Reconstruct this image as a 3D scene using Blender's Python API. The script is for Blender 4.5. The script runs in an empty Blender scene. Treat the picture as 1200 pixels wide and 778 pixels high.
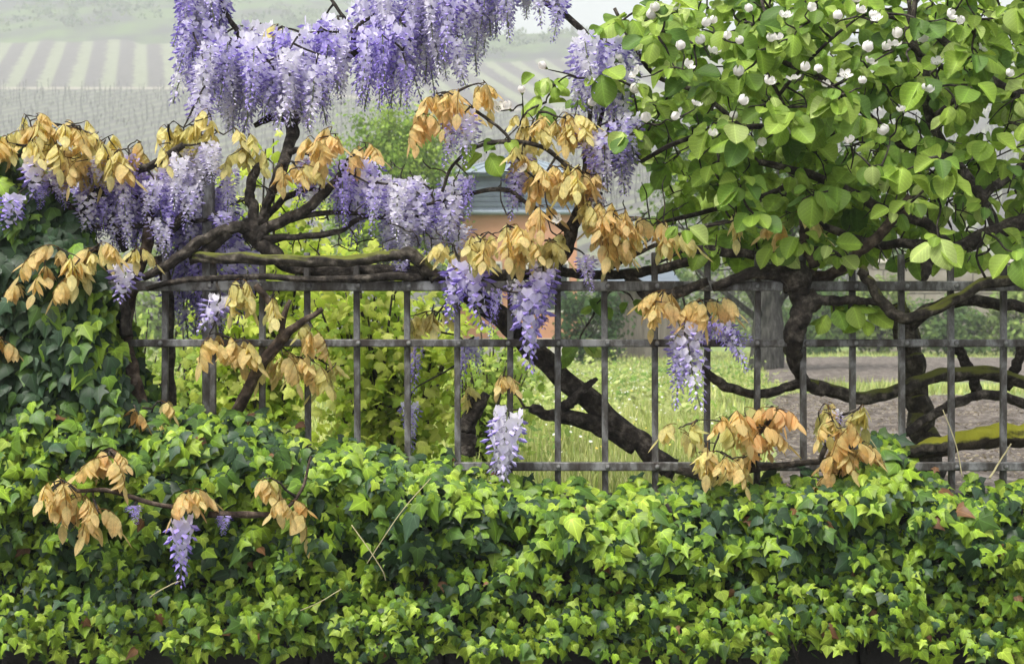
import bpy, math, random
import numpy as np
from mathutils import Vector, Matrix, noise as mnoise

random.seed(7)
rng = np.random.default_rng(11)
SC = bpy.context.scene
COL = SC.collection
R = math.radians

# ------------------------------------------------------------------ camera
F = 1667.0            # focal length in photo pixels (1200 px wide)
DC = 4.33             # metres from camera to the fence
ZC = 1.5              # eye height above the pavement
cam = bpy.data.cameras.new('camera')
cam.sensor_width = 36.0
cam.lens = 36.0 * F / 1200.0
cam.clip_start = 0.1
cam.clip_end = 3000
cam.dof.use_dof = True
cam.dof.focus_distance = DC - 0.05
cam.dof.aperture_fstop = 8.0
cam_o = bpy.data.objects.new('camera', cam)
COL.objects.link(cam_o)
cam_o.location = (0, -DC, ZC)
cam_o.rotation_euler = (R(90), 0, 0)
SC.camera = cam_o

# ------------------------------------------------------------------ sky, sun, exposure
SUN_EL, SUN_AZ = 62.0, 222.0      # azimuth measured clockwise from +Y: behind the camera, to the left
w = bpy.data.worlds.new('World'); SC.world = w; w.use_nodes = True
nt = w.node_tree; nt.nodes.clear()
sky = nt.nodes.new('ShaderNodeTexSky'); sky.sky_type = 'NISHITA'
sky.sun_disc = False
sky.sun_elevation = R(SUN_EL); sky.sun_rotation = R(SUN_AZ)
sky.air_density = 1.6; sky.dust_density = 6.0; sky.ozone_density = 1.0
hsv = nt.nodes.new('ShaderNodeHueSaturation'); hsv.inputs['Saturation'].default_value = 0.22
bg = nt.nodes.new('ShaderNodeBackground'); bg.inputs['Strength'].default_value = 0.105
wo = nt.nodes.new('ShaderNodeOutputWorld')
nt.links.new(sky.outputs[0], hsv.inputs['Color']); nt.links.new(hsv.outputs[0], bg.inputs[0]); nt.links.new(bg.outputs[0], wo.inputs[0])
sun = bpy.data.lights.new('sun', 'SUN'); sun.energy = 1.5; sun.angle = R(14); sun.color = (1.0, 0.96, 0.9)
sun_o = bpy.data.objects.new('sun', sun); COL.objects.link(sun_o)
sd = Vector((math.sin(R(SUN_AZ)) * math.cos(R(SUN_EL)), math.cos(R(SUN_AZ)) * math.cos(R(SUN_EL)), math.sin(R(SUN_EL))))
sun_o.rotation_euler = sd.to_track_quat('Z', 'Y').to_euler()
sun_o.location = sd * 50
SC.view_settings.view_transform = 'Standard'
SC.view_settings.look = 'None'
SC.view_settings.exposure = 1.3
SC.view_settings.gamma = 1.0
SC.view_settings.use_curve_mapping = False
SC.cycles.use_denoising = True
SC.cycles.max_bounces = 7
SC.cycles.diffuse_bounces = 4
SC.cycles.transmission_bounces = 5
SC.cycles.volume_bounces = 1

# ------------------------------------------------------------------ helpers
def P(px, py, y=0.0):
    """a pixel of the photograph at depth y (metres behind the fence) as a point of the place"""
    s = (DC + y) / F
    return Vector(((px - 600) * s, y, ZC - (py - 389) * s))

def S(px, y=0.0):
    return px * (DC + y) / F

def tag(o, label=None, cat=None, group=None, kind=None):
    if label: o['label'] = label
    if cat: o['category'] = cat
    if group: o['group'] = group
    if kind: o['kind'] = kind
    return o

def empty(name, loc=(0, 0, 0)):
    o = bpy.data.objects.new(name, None)
    o.empty_display_size = 0.1
    COL.objects.link(o); o.location = loc
    return o

def link(name, me, parent=None, M=None):
    o = bpy.data.objects.new(name, me)
    COL.objects.link(o)
    if parent is not None:
        o.parent = parent
        o.matrix_parent_inverse = PINV(parent)
    if M is not None:
        o.matrix_basis = M
    return o

_pinv = {}
def PINV(p):
    k = p.name
    if k not in _pinv:
        m = p.matrix_basis.copy()
        q = p
        chain = m
        while q.parent is not None:
            chain = q.parent.matrix_basis @ q.matrix_parent_inverse @ chain
            q = q.parent
        _pinv[k] = chain.inverted()
    return _pinv[k]

def set_lf(me, lf):
    a = me.attributes.new('Lf', 'FLOAT_VECTOR', 'POINT')
    a.data.foreach_set('vector', np.asarray(lf, dtype=np.float32).ravel())

def mesh(name, V, Fs, mat, cols=None, smooth=True):
    me = bpy.data.meshes.new(name)
    me.from_pydata([tuple(v) for v in V], [], Fs)
    if cols is not None:
        a = me.attributes.new('Col', 'FLOAT_COLOR', 'POINT')
        c = np.ones((len(V), 4), dtype=np.float32); c[:, :3] = np.asarray(cols, dtype=np.float32)[:, :3]
        a.data.foreach_set('color', c.ravel())
    if smooth:
        me.polygons.foreach_set('use_smooth', [True] * len(me.polygons))
    me.materials.append(mat)
    me.update()
    return me

def mesh_np(name, V, T, mat, cols=None, smooth=True):
    """fast mesh from numpy vertices and triangles"""
    V = np.asarray(V, dtype=np.float32); T = np.asarray(T, dtype=np.int32)
    me = bpy.data.meshes.new(name)
    me.vertices.add(len(V)); me.vertices.foreach_set('co', V.ravel())
    me.loops.add(T.size); me.loops.foreach_set('vertex_index', T.ravel())
    k = T.shape[1]
    me.polygons.add(len(T))
    me.polygons.foreach_set('loop_start', np.arange(0, T.size, k, dtype=np.int32))
    me.polygons.foreach_set('loop_total', np.full(len(T), k, dtype=np.int32))
    if smooth:
        me.polygons.foreach_set('use_smooth', np.ones(len(T), dtype=bool))
    if cols is not None:
        a = me.attributes.new('Col', 'FLOAT_COLOR', 'POINT')
        c = np.ones((len(V), 4), dtype=np.float32); c[:, :3] = np.asarray(cols, dtype=np.float32)[:, :3]
        a.data.foreach_set('color', c.ravel())
    me.materials.append(mat)
    me.update(calc_edges=True)
    return me

def nz(x, y, z=0.0):
    return mnoise.noise(Vector((x, y, z)))

# ------------------------------------------------------------------ materials
def new_mat(name):
    m = bpy.data.materials.new(name); m.use_nodes = True
    nt = m.node_tree; nt.nodes.clear()
    out = nt.nodes.new('ShaderNodeOutputMaterial')
    return m, nt, out

def N(nt, t, **kw):
    n = nt.nodes.new(t)
    for k, v in kw.items():
        if k.startswith('i_'):
            n.inputs[k[2:].replace('_', ' ')].default_value = v
        else:
            setattr(n, k, v)
    return n

def leaf_mat(name, rough=0.45, trans=0.35, spec=0.35, tint=(1.0, 1.0, 0.7), blot=0.18, scale=60.0, veins=None, vein_light=1.35):
    """leaf or petal: the colour comes from the piece itself (Col), with fine blotches and light passing through"""
    m, nt, out = new_mat(name)
    at = N(nt, 'ShaderNodeAttribute', attribute_name='Col')
    tc = N(nt, 'ShaderNodeTexCoord')
    no = N(nt, 'ShaderNodeTexNoise'); no.inputs['Scale'].default_value = scale; no.inputs['Detail'].default_value = 3
    nt.links.new(tc.outputs['Object'], no.inputs['Vector'])
    mr = N(nt, 'ShaderNodeMapRange'); mr.inputs['From Min'].default_value = 0.3; mr.inputs['From Max'].default_value = 0.7
    mr.inputs['To Min'].default_value = 1 - blot; mr.inputs['To Max'].default_value = 1 + blot
    nt.links.new(no.outputs['Fac'], mr.inputs['Value'])
    mx = N(nt, 'ShaderNodeMix', data_type='RGBA', blend_type='MULTIPLY'); mx.inputs['Factor'].default_value = 1
    nt.links.new(at.outputs['Color'], mx.inputs[6]); nt.links.new(mr.outputs[0], mx.inputs[7])
    bs = N(nt, 'ShaderNodeBsdfPrincipled')
    bs.inputs['Roughness'].default_value = rough; bs.inputs['Specular IOR Level'].default_value = spec
    if veins:
        la = N(nt, 'ShaderNodeAttribute', attribute_name='Lf'); sp = N(nt, 'ShaderNodeSeparateXYZ'); nt.links.new(la.outputs['Vector'], sp.inputs[0])
        def mn(op, a, b=None):
            n = N(nt, 'ShaderNodeMath', operation=op)
            for i, v in enumerate((a, b)):
                if v is None: continue
                if isinstance(v, (int, float)): n.inputs[i].default_value = v
                else: nt.links.new(v, n.inputs[i])
            return n.outputs[0]
        ax_ = mn('ABSOLUTE', sp.outputs['X'])
        if veins == 'palmate':
            ang = mn('ARCTAN2', sp.outputs['X'], mn('ADD', sp.outputs['Y'], .06))
            rr_ = mn('SQRT', mn('ADD', mn('MULTIPLY', sp.outputs['X'], sp.outputs['X']), mn('MULTIPLY', sp.outputs['Y'], sp.outputs['Y'])))
            dist = mn('MULTIPLY', mn('ABSOLUTE', mn('SINE', mn('MULTIPLY', ang, 4.5))), mn('MULTIPLY', rr_, .25))
            wv_ = .016
        else:
            ph = mn('MULTIPLY', mn('SUBTRACT', sp.outputs['Y'], mn('MULTIPLY', ax_, .75)), float(veins) * math.pi)
            side = mn('MULTIPLY', mn('ABSOLUTE', mn('SINE', ph)), .09)
            dist = mn('MINIMUM', side, mn('MULTIPLY', ax_, 1.0))
            wv_ = .018
        vr = N(nt, 'ShaderNodeMapRange'); vr.inputs['From Min'].default_value = wv_ * .3; vr.inputs['From Max'].default_value = wv_ * 1.5
        vr.inputs['To Min'].default_value = vein_light; vr.inputs['To Max'].default_value = 1.0
        nt.links.new(dist, vr.inputs['Value'])
        mv = N(nt, 'ShaderNodeMix', data_type='RGBA', blend_type='MULTIPLY'); mv.inputs['Factor'].default_value = 1
        nt.links.new(mx.outputs[2], mv.inputs[6]); nt.links.new(vr.outputs[0], mv.inputs[7])
        mx = mv
        vb = N(nt, 'ShaderNodeBump'); vb.inputs['Strength'].default_value = .35; vb.inputs['Distance'].default_value = .002; vb.invert = True
        nt.links.new(vr.outputs[0], vb.inputs['Height']); nt.links.new(vb.outputs[0], bs.inputs['Normal'])
    nt.links.new(mx.outputs[2], bs.inputs['Base Color'])
    tr = N(nt, 'ShaderNodeBsdfTranslucent')
    tm = N(nt, 'ShaderNodeMix', data_type='RGBA', blend_type='MULTIPLY'); tm.inputs['Factor'].default_value = 1
    tm.inputs[7].default_value = (*tint, 1)
    nt.links.new(mx.outputs[2], tm.inputs[6]); nt.links.new(tm.outputs[2], tr.inputs['Color'])
    ms = N(nt, 'ShaderNodeMixShader'); ms.inputs[0].default_value = trans
    nt.links.new(bs.outputs[0], ms.inputs[1]); nt.links.new(tr.outputs[0], ms.inputs[2])
    nt.links.new(ms.outputs[0], out.inputs['Surface'])
    return m

def ramp_mat(name, stops, scale=8.0, rough=0.85, bump=0.4, bump_scale=40.0, stretch=(1, 1, 1), spec=0.25, dist=0.01, metallic=0.0, moss=None, moss_amt=0.5):
    """noise-coloured solid with fine relief; optional moss growing on upward faces"""
    m, nt, out = new_mat(name)
    tc = N(nt, 'ShaderNodeTexCoord')
    mp = N(nt, 'ShaderNodeMapping'); mp.inputs['Scale'].default_value = stretch
    nt.links.new(tc.outputs['Object'], mp.inputs['Vector'])
    no = N(nt, 'ShaderNodeTexNoise'); no.inputs['Scale'].default_value = scale; no.inputs['Detail'].default_value = 7; no.inputs['Roughness'].default_value = 0.65
    nt.links.new(mp.outputs[0], no.inputs['Vector'])
    cr = N(nt, 'ShaderNodeValToRGB')
    el = cr.color_ramp.elements
    el[0].position, el[0].color = stops[0][0], (*stops[0][1], 1)
    el[1].position, el[1].color = stops[-1][0], (*stops[-1][1], 1)
    for p, c in stops[1:-1]:
        e = el.new(p); e.color = (*c, 1)
    nt.links.new(no.outputs['Fac'], cr.inputs[0])
    col = cr.outputs[0]
    if moss is not None:
        ge = N(nt, 'ShaderNodeNewGeometry')
        sx = N(nt, 'ShaderNodeSeparateXYZ'); nt.links.new(ge.outputs['Normal'], sx.inputs[0])
        n2 = N(nt, 'ShaderNodeTexNoise'); n2.inputs['Scale'].default_value = 9; n2.inputs['Detail'].default_value = 6
        nt.links.new(tc.outputs['Object'], n2.inputs['Vector'])
        ma = N(nt, 'ShaderNodeMath', operation='ADD'); nt.links.new(n2.outputs['Fac'], ma.inputs[0])
        mu = N(nt, 'ShaderNodeMath', operation='MULTIPLY'); mu.inputs[1].default_value = 0.35
        nt.links.new(sx.outputs['Z'], mu.inputs[0]); nt.links.new(mu.outputs[0], ma.inputs[1])
        mr = N(nt, 'ShaderNodeMapRange'); mr.inputs['From Min'].default_value = 1.0 - moss_amt; mr.inputs['From Max'].default_value = 1.12 - moss_amt
        nt.links.new(ma.outputs[0], mr.inputs['Value'])
        mm = N(nt, 'ShaderNodeMix', data_type='RGBA'); nt.links.new(mr.outputs[0], mm.inputs['Factor'])
        nt.links.new(col, mm.inputs[6]); mm.inputs[7].default_value = (*moss, 1)
        col = mm.outputs[2]
    bs = N(nt, 'ShaderNodeBsdfPrincipled'); bs.inputs['Roughness'].default_value = rough
    bs.inputs['Specular IOR Level'].default_value = spec; bs.inputs['Metallic'].default_value = metallic
    nt.links.new(col, bs.inputs['Base Color'])
    nb = N(nt, 'ShaderNodeTexNoise'); nb.inputs['Scale'].default_value = bump_scale; nb.inputs['Detail'].default_value = 8; nb.inputs['Roughness'].default_value = 0.7
    nt.links.new(mp.outputs[0], nb.inputs['Vector'])
    bu = N(nt, 'ShaderNodeBump'); bu.inputs['Strength'].default_value = bump; bu.inputs['Distance'].default_value = dist
    nt.links.new(nb.outputs['Fac'], bu.inputs['Height']); nt.links.new(bu.outputs[0], bs.inputs['Normal'])
    nt.links.new(bs.outputs[0], out.inputs['Surface'])
    return m

M_ivy = leaf_mat('ivy_leaf', rough=0.46, trans=0.25, spec=0.32, veins='palmate', vein_light=1.5)
M_quince = leaf_mat('quince_leaf', rough=0.52, trans=0.42, spec=0.28, veins=7, vein_light=1.3, blot=.22)
M_bronze = leaf_mat('wisteria_leaf', rough=0.55, trans=0.62, spec=0.12, tint=(1, .96, .85), veins=9, vein_light=.82)
M_petal = leaf_mat('wisteria_petal', rough=0.7, trans=0.35, spec=0.1, tint=(1, 1, 1), blot=0.08)
M_blossom = leaf_mat('quince_petal', rough=0.6, trans=0.35, spec=0.15, tint=(1, 1, 1), blot=0.04)
M_shrub = leaf_mat('shrub_leaf', rough=0.5, trans=0.5, spec=0.25, veins='palmate', vein_light=1.2)
M_far = leaf_mat('distant_leaf', rough=0.7, trans=0.35, spec=0.15, scale=4)
M_grass = leaf_mat('grass_blade', rough=0.6, trans=0.35, spec=0.2, scale=3)
M_bark = ramp_mat('bark_dark', [(0.36, (0.012, 0.010, 0.008)), (0.52, (0.045, 0.037, 0.030)), (0.68, (0.16, 0.14, 0.115))], scale=34, bump=1.0, bump_scale=90, stretch=(1, 1, 1), dist=0.012)
M_bark_brown = ramp_mat('bark_brown', [(0.36, (0.018, 0.012, 0.009)), (0.52, (0.06, 0.042, 0.030)), (0.68, (0.16, 0.125, 0.095))], scale=34, bump=0.9, bump_scale=70, dist=0.006)
M_bark_moss = ramp_mat('bark_mossy', [(0.36, (0.014, 0.012, 0.009)), (0.52, (0.05, 0.042, 0.032)), (0.68, (0.16, 0.14, 0.11))], scale=34, bump=0.9, bump_scale=80, dist=0.006, moss=(0.11, 0.12, 0.022), moss_amt=0.38)
M_log_moss = ramp_mat('log_mossy', [(0.3, (0.025, 0.02, 0.012)), (0.55, (0.07, 0.055, 0.035)), (0.8, (0.13, 0.11, 0.08))], scale=20, bump=1.0, bump_scale=60, dist=0.008, moss=(0.34, 0.34, 0.03), moss_amt=0.56)
M_iron = ramp_mat('weathered_iron', [(0.36, (0.028, 0.021, 0.017)), (0.48, (0.07, 0.066, 0.061)), (0.64, (0.25, 0.255, 0.255))], scale=20, stretch=(1, 1, .45), bump=0.5, bump_scale=120, dist=0.002, rough=0.62, spec=0.4, metallic=0.0)
M_stone = ramp_mat('wall_stone', [(0.3, (0.012, 0.012, 0.011)), (0.55, (0.035, 0.034, 0.031)), (0.8, (0.08, 0.077, 0.07))], scale=7, bump=0.8, bump_scale=30, dist=0.012)
M_mortar = ramp_mat('mortar', [(0.3, (0.02, 0.018, 0.016)), (0.8, (0.06, 0.056, 0.05))], scale=12, bump=0.5, bump_scale=60)

# ------------------------------------------------------------------ shape helpers
def boxv(x0, x1, y0, y1, z0, z1):
    V = [(x0, y0, z0), (x1, y0, z0), (x1, y1, z0), (x0, y1, z0), (x0, y0, z1), (x1, y0, z1), (x1, y1, z1), (x0, y1, z1)]
    Fs = [(0, 3, 2, 1), (4, 5, 6, 7), (0, 1, 5, 4), (1, 2, 6, 5), (2, 3, 7, 6), (3, 0, 4, 7)]
    return V, Fs

def bevel_box(x0, x1, y0, y1, z0, z1, b):
    """box with chamfered edges, as a convex solid of 24 corners"""
    import bmesh
    bm = bmesh.new()
    V, Fs = boxv(x0, x1, y0, y1, z0, z1)
    vs = [bm.verts.new(v) for v in V]
    for f in Fs: bm.faces.new([vs[i] for i in f])
    bmesh.ops.bevel(bm, geom=list(bm.edges), offset=b, segments=1, affect='EDGES', profile=0.5)
    bm.normal_update()
    bm.verts.index_update()
    V = [tuple(v.co) for v in bm.verts]; Fs = [[v.index for v in f.verts] for f in bm.faces]
    bm.free()
    return V, Fs

def catmull(pts, n=6):
    pts = [np.asarray(p, dtype=float) for p in pts]
    if len(pts) == 2:
        return [pts[0] + (pts[1] - pts[0]) * t for t in np.linspace(0, 1, n + 1)]
    out = []
    ext = [2 * pts[0] - pts[1]] + pts + [2 * pts[-1] - pts[-2]]
    for i in range(1, len(ext) - 2):
        p0, p1, p2, p3 = ext[i - 1], ext[i], ext[i + 1], ext[i + 2]
        for k in range(n):
            t = k / n
            out.append(0.5 * ((2 * p1) + (-p0 + p2) * t + (2 * p0 - 5 * p1 + 4 * p2 - p3) * t * t + (-p0 + 3 * p1 - 3 * p2 + p3) * t ** 3))
    out.append(pts[-1])
    return out

def tube_geo(path, segs=10, rough=0.12, seed=0.0, cap=True, ridge=0.0):
    """path: list of (x, y, z, r). A tube that follows it, lumpy like wood"""
    V, T = [], []
    path = [np.asarray(p, dtype=float) for p in path]
    n = len(path)
    prev = None
    for i, p in enumerate(path):
        d = (path[min(i + 1, n - 1)] - path[max(i - 1, 0)])[:3]
        d = d / (np.linalg.norm(d) + 1e-9)
        if prev is None:
            a = np.cross(d, [0, 0, 1]) if abs(d[2]) < 0.9 else np.cross(d, [1, 0, 0])
        else:
            a = prev - d * prev.dot(d)
        a = a / (np.linalg.norm(a) + 1e-9); prev = a
        b = np.cross(d, a)
        for k in range(segs):
            th = 2 * math.pi * k / segs
            r = p[3]
            if rough:
                q_ = i * (.4 if ridge else 1.0)
                r *= 1 + rough * (2 * nz(math.cos(th) * 1.4 + seed, math.sin(th) * 1.4 + q_ * 0.33, seed * 1.7 + q_ * 0.11) + (0 if ridge else 0.6) * nz(seed + th * 2, i * 1.3, 3.0))
            if ridge:      # long ridges and furrows of old bark, twisting slowly
                r *= 1 + ridge * (abs(nz((k + i * .10) * .8, i * .04, seed)) * 2.2 - .5 + .8 * nz((k + i * .10) * 1.9, i * .09, seed + 4))
            V.append(p[:3] + (a * math.cos(th) + b * math.sin(th)) * r)
    for i in range(n - 1):
        for k in range(segs):
            k2 = (k + 1) % segs
            A, B, C, D = i * segs + k, i * segs + k2, (i + 1) * segs + k2, (i + 1) * segs + k
            T.append((A, B, C, D))
    if cap:
        for base, s in ((0, -1), ((n - 1) * segs, 1)):
            ring = [base + k for k in range(segs)]
            T.append(tuple(ring if s > 0 else ring[::-1]))
    return V, T

_bs = [0.0]
def branch(parent, pts, mat, name='branch', segs=10, sub=6, rough=0.14):
    """pts: (photo px, photo py, depth, radius in px)"""
    _bs[0] += 3.7
    q = []
    for (px, py, y, r) in pts:
        v = P(px, py, y); q.append((v.x, v.y, v.z, S(r * (.8 if r > 7 else .92), y)))
    path = catmull(q, sub if max(p[3] for p in q) < .012 else sub * 2)
    # slight wander so that nothing is a clean curve
    pp = []
    for i, p in enumerate(path):
        k = p[3] * 0.4; i *= .45 if len(path) > 40 else 1
        pp.append((p[0] + k * nz(i * .45, _bs[0]), p[1] + k * nz(i * .45, _bs[0], 9), p[2] + k * nz(i * .45, _bs[0], 17), p[3]))
    thick = max(p[3] for p in pp) > .012
    V, T = tube_geo(pp, 22 if thick else segs, rough, _bs[0], ridge=.10 if thick else 0)
    o = link(name, mesh(name, V, T, mat), parent)
    return o, [Vector(p[:3]) for p in pp]

# leaf templates: base at 0, tip towards +Y, upper face +Z
def outline_leaf(half, mids, fold=0.25, curl=0.2, mid_light=1.25):
    """half: right-hand outline (x, y) from base to tip; mids: ys of the midrib"""
    V, Fs, C = [], [], []
    m0 = 0
    for y in mids:
        V.append((0, y, -curl * y * y)); C.append(mid_light)
    nm = len(mids)
    for s in (1, -1):
        idx = []
        for (x, y) in half:
            V.append((s * x, y, -curl * y * y - fold * abs(x))); C.append(1.0)
            idx.append(len(V) - 1)
        # triangles between the outline and the nearest midrib point
        def near(y): return min(range(nm), key=lambda i: abs(mids[i] - y))
        seq = [0] + idx + [nm - 1]
        pm = 0
        for a, b in zip(idx[:-1], idx[1:]):
            ym = 0.5 * (V[a][1] + V[b][1])
            m = max(near(ym), pm)
            if m != pm:
                for q in range(pm, m):
                    t = (q, a, q + 1); Fs.append(t if s > 0 else t[::-1])
                pm = m
            t = (pm, a, b); Fs.append(t if s > 0 else t[::-1])
        for q in range(pm, nm - 1):
            t = (q, idx[-1], q + 1); Fs.append(t if s > 0 else t[::-1])
    return np.array(V), np.array([f[::-1] for f in Fs]), np.array(C)

IVY = [
    outline_leaf([(0.08, -0.10), (0.24, -0.16), (0.42, -0.04), (0.27, 0.14), (0.40, 0.20), (0.56, 0.40), (0.30, 0.44), (0.20, 0.56), (0.08, 0.86)], [0, .2, .42, .64, 1.0], 0.22, 0.18),
    outline_leaf([(0.12, -0.12), (0.34, -0.08), (0.46, 0.10), (0.40, 0.26), (0.34, 0.42), (0.20, 0.60), (0.08, 0.84)], [0, .2, .42, .64, 1.0], 0.30, 0.25),
    outline_leaf([(0.07, -0.12), (0.22, -0.20), (0.36, -0.08), (0.22, 0.12), (0.62, 0.28), (0.27, 0.38), (0.16, 0.56), (0.06, 0.88)], [0, .2, .42, .64, 1.0], 0.15, 0.10),
    outline_leaf([(0.12, -0.08), (0.36, -0.06), (0.50, 0.16), (0.30, 0.30), (0.24, 0.50), (0.10, 0.80)], [0, .2, .42, .64, 1.0], -0.18, 0.28),
]
def skew(T_, k, sy=1.0):
    v = T_[0].copy(); v[:, 0] *= np.where(v[:, 0] > 0, 1 + k, 1 - k); v[:, 1] *= sy; v[:, 0] += k * .15 * v[:, 1] ** 2
    return v, T_[1], T_[2]
SHIELD = outline_leaf([(0.14, -0.11), (0.36, -0.04), (0.43, 0.14), (0.50, 0.30), (0.33, 0.42), (0.24, 0.58), (0.11, 0.80)], [0, .2, .42, .64, 1.0], 0.24, 0.22)
IVY += [skew(SHIELD, .15), skew(SHIELD, -.12, .9), skew(IVY[0], .2), skew(IVY[1], -.2, .85)]
LOBED = [
    outline_leaf([(0.14, -0.08), (0.36, -0.10), (0.50, 0.05), (0.34, 0.18), (0.60, 0.36), (0.56, 0.54), (0.28, 0.50), (0.24, 0.74), (0.10, 0.90)], [0, .2, .42, .64, 1.0], 0.2, 0.2, 1.12),
    outline_leaf([(0.12, -0.04), (0.40, 0.02), (0.46, 0.22), (0.42, 0.42), (0.52, 0.56), (0.26, 0.62), (0.12, 0.84)], [0, .2, .42, .64, 1.0], 0.3, 0.3, 1.12),
]
def ovate(wd, k=6, cup=0.35, curl=0.25, peak=0.42, wave=0.0, ac=1.0):
    """broad leaf with a cupped blade: 5 columns of points"""
    V, Fs, C = [], [], []
    for i in range(k + 1):
        t = i / k
        wv = wd * (math.sin(math.pi * t ** (math.log(0.5) / math.log(peak))) ** 0.62) if 0 < t < 1 else 0.0
        if t > .8: wv *= (1 - (t - .8) / .2 * .25 * ac)
        for j, u in enumerate((-1, -.5, 0, .5, 1)):
            x = wv * u
            V.append((x, t, cup * (x * x) / max(wd, .01) - curl * t * t + wave * math.sin(9 * t + u * 2) * abs(u)))
            C.append(1.18 if j == 2 else (1.0 if j in (1, 3) else 0.96))
    for i in range(k):
        for j in range(4):
            a = i * 5 + j
            Fs += [(a, a + 1, a + 6), (a, a + 6, a + 5)]
    return np.array(V), np.array(Fs), np.array(C)
QUINCE = [ovate(.39, 7, .6, .2, .47), ovate(.43, 7, -.4, .35, .46, .02), ovate(.36, 7, .9, .1, .48), ovate(.41, 7, .4, -.12, .46, .03)]
def ovate3(wd, k=5, fold=0.25, curl=0.25, peak=0.4):
    half = []
    for i in range(1, k):
        t = i / k
        half.append((wd * math.sin(math.pi * t ** (math.log(0.5) / math.log(peak))) ** .8, t))
    return outline_leaf([(0.04, 0.01)] + half, [0, .25, .5, .75, 1.0], fold, curl, 1.12)
LEAFLET = [ovate3(.25, 5, .3, .2), ovate3(.28, 5, .15, .35), ovate3(.22, 5, .45, .1)]
DIAMOND = (np.array([(0, 0, 0), (.32, .5, -.06), (0, 1, -.12), (-.32, .5, -.06)]), np.array([(0, 1, 2), (0, 2, 3)]), np.array([1., 1., 1., 1.]))

def basis(nrm, tip):
    """4x4 rotation with +Z along nrm and +Y along tip as far as possible"""
    n = nrm / (np.linalg.norm(nrm) + 1e-9)
    t = tip - n * tip.dot(n)
    L = np.linalg.norm(t)
    if L < 1e-4:
        t = np.cross(n, [1, 0.2, 0]); L = np.linalg.norm(t)
    t = t / L
    x = np.cross(t, n)
    return np.stack([x, t, n], axis=1)

def join_leaves(name, leaves, templates, mat, parent=None, smooth=True, kind=None):
    """leaves: list of (template index, 3x3 (scaled), location, colour) -> ONE mesh"""
    by = {}
    for L in leaves: by.setdefault(L[0], []).append(L)
    Vs, Ts, Cs, Lfs = [], [], [], []; off = 0
    for ti, LL in by.items():
        tv, tf, tcol = templates[ti]
        Ms = np.array([L[1] for L in LL]); Ls = np.array([L[2] for L in LL]); Cc = np.array([L[3] for L in LL])
        V = np.einsum('nij,kj->nki', Ms, tv) + Ls[:, None, :]
        C = Cc[:, None, :] * tcol[None, :, None]
        n, k = len(LL), len(tv)
        T = (tf[None] + (np.arange(n) * k)[:, None, None]).reshape(-1, 3) + off
        Vs.append(V.reshape(-1, 3)); Cs.append(C.reshape(-1, 3)); Ts.append(T); off += n * k; Lfs.append(np.tile(tv, (n, 1)))
    if not Vs: return None
    me = mesh_np(name, np.concatenate(Vs), np.concatenate(Ts), mat, np.concatenate(Cs), smooth)
    set_lf(me, np.concatenate(Lfs))
    o = link(name, me, parent)
    if kind: o['kind'] = kind
    return o

def in_frame(v, m=0.0):
    d = v[1] + DC
    px = 600 + v[0] * F / d; py = 389 - (v[2] - ZC) * F / d
    return -m < px < 1200 + m and -m < py < 778 + m

CAMP = np.array([0, -DC, ZC])
def plant_leaves(parent, leaves, templates, palette, mat, n_parts, part_name='leaf', rest_name='foliage', score=None):
    """the n_parts leaves that show largest become parts; the rest is one piece of foliage"""
    sc_ = []
    for i, (ti, A, loc, ci, cj) in enumerate(leaves):
        v = loc - CAMP; d = np.linalg.norm(v)
        n = A[:, 2]; s2 = np.linalg.norm(n)
        face = abs(n.dot(v)) / (d * s2 + 1e-9)
        val = s2 * s2 * face / (d * d)
        val *= math.exp(-max(0.0, loc[1] - (score(loc) if score else -1.0)) * 6)
        if not in_frame(loc): val = -1
        sc_.append(val)
    order = np.argsort(-np.array(sc_))
    top = set(order[:n_parts].tolist())
    cache = {}
    rest = []
    for i, (ti, A, loc, ci, cj) in enumerate(leaves):
        c = np.array(palette[ci]) * cj
        if i in top and sc_[i] > 0:
            q = round(cj * 6) / 6
            key = (ti, ci, q)
            if key not in cache:
                tv, tf, tcol = templates[ti]
                cache[key] = mesh_np(part_name, tv, tf, mat, np.array(palette[ci])[None, :] * q * tcol[:, None]); set_lf(cache[key], tv)
            M = Matrix.Identity(4)
            for a in range(3):
                for b in range(3): M[a][b] = A[a, b]
                M[a][3] = loc[a]
            link(part_name, cache[key], parent, M)
        else:
            rest.append((ti, A, loc, c))
    join_leaves(rest_name, rest, templates, mat, parent, kind='stuff')

def rnd(a, b): return random.uniform(a, b)
def in_poly(x, y, poly):
    r = False; j = len(poly) - 1
    for i in range(len(poly)):
        xi, yi = poly[i]; xj, yj = poly[j]
        if (yi > y) != (yj > y) and x < (xj - xi) * (y - yi) / (yj - yi) + xi: r = not r
        j = i
    return r

# ================================================================== THE SETTING
ZG = 0.80      # garden soil behind the wall
M_lawn = ramp_mat('lawn_soil', [(0.3, (0.11, 0.16, 0.04)), (0.55, (0.20, 0.26, 0.08)), (0.8, (0.30, 0.33, 0.14))], scale=0.9, bump=0.5, bump_scale=30, dist=0.03)
M_soil = ramp_mat('bed_soil', [(0.32, (0.05, 0.04, 0.034)), (0.5, (0.14, 0.118, 0.10)), (0.68, (0.30, 0.265, 0.235))], scale=9, bump=1.0, bump_scale=24, dist=0.04)
M_pave = ramp_mat('pavement', [(0.3, (0.05, 0.05, 0.05)), (0.8, (0.13, 0.13, 0.125))], scale=5, bump=0.4, bump_scale=90)
V, Fs = boxv(-120, 120, -25, -0.2, -0.3, 0.0)
tag(link('pavement', mesh('pavement', V, Fs, M_pave, smooth=False)), kind='structure')

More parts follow.
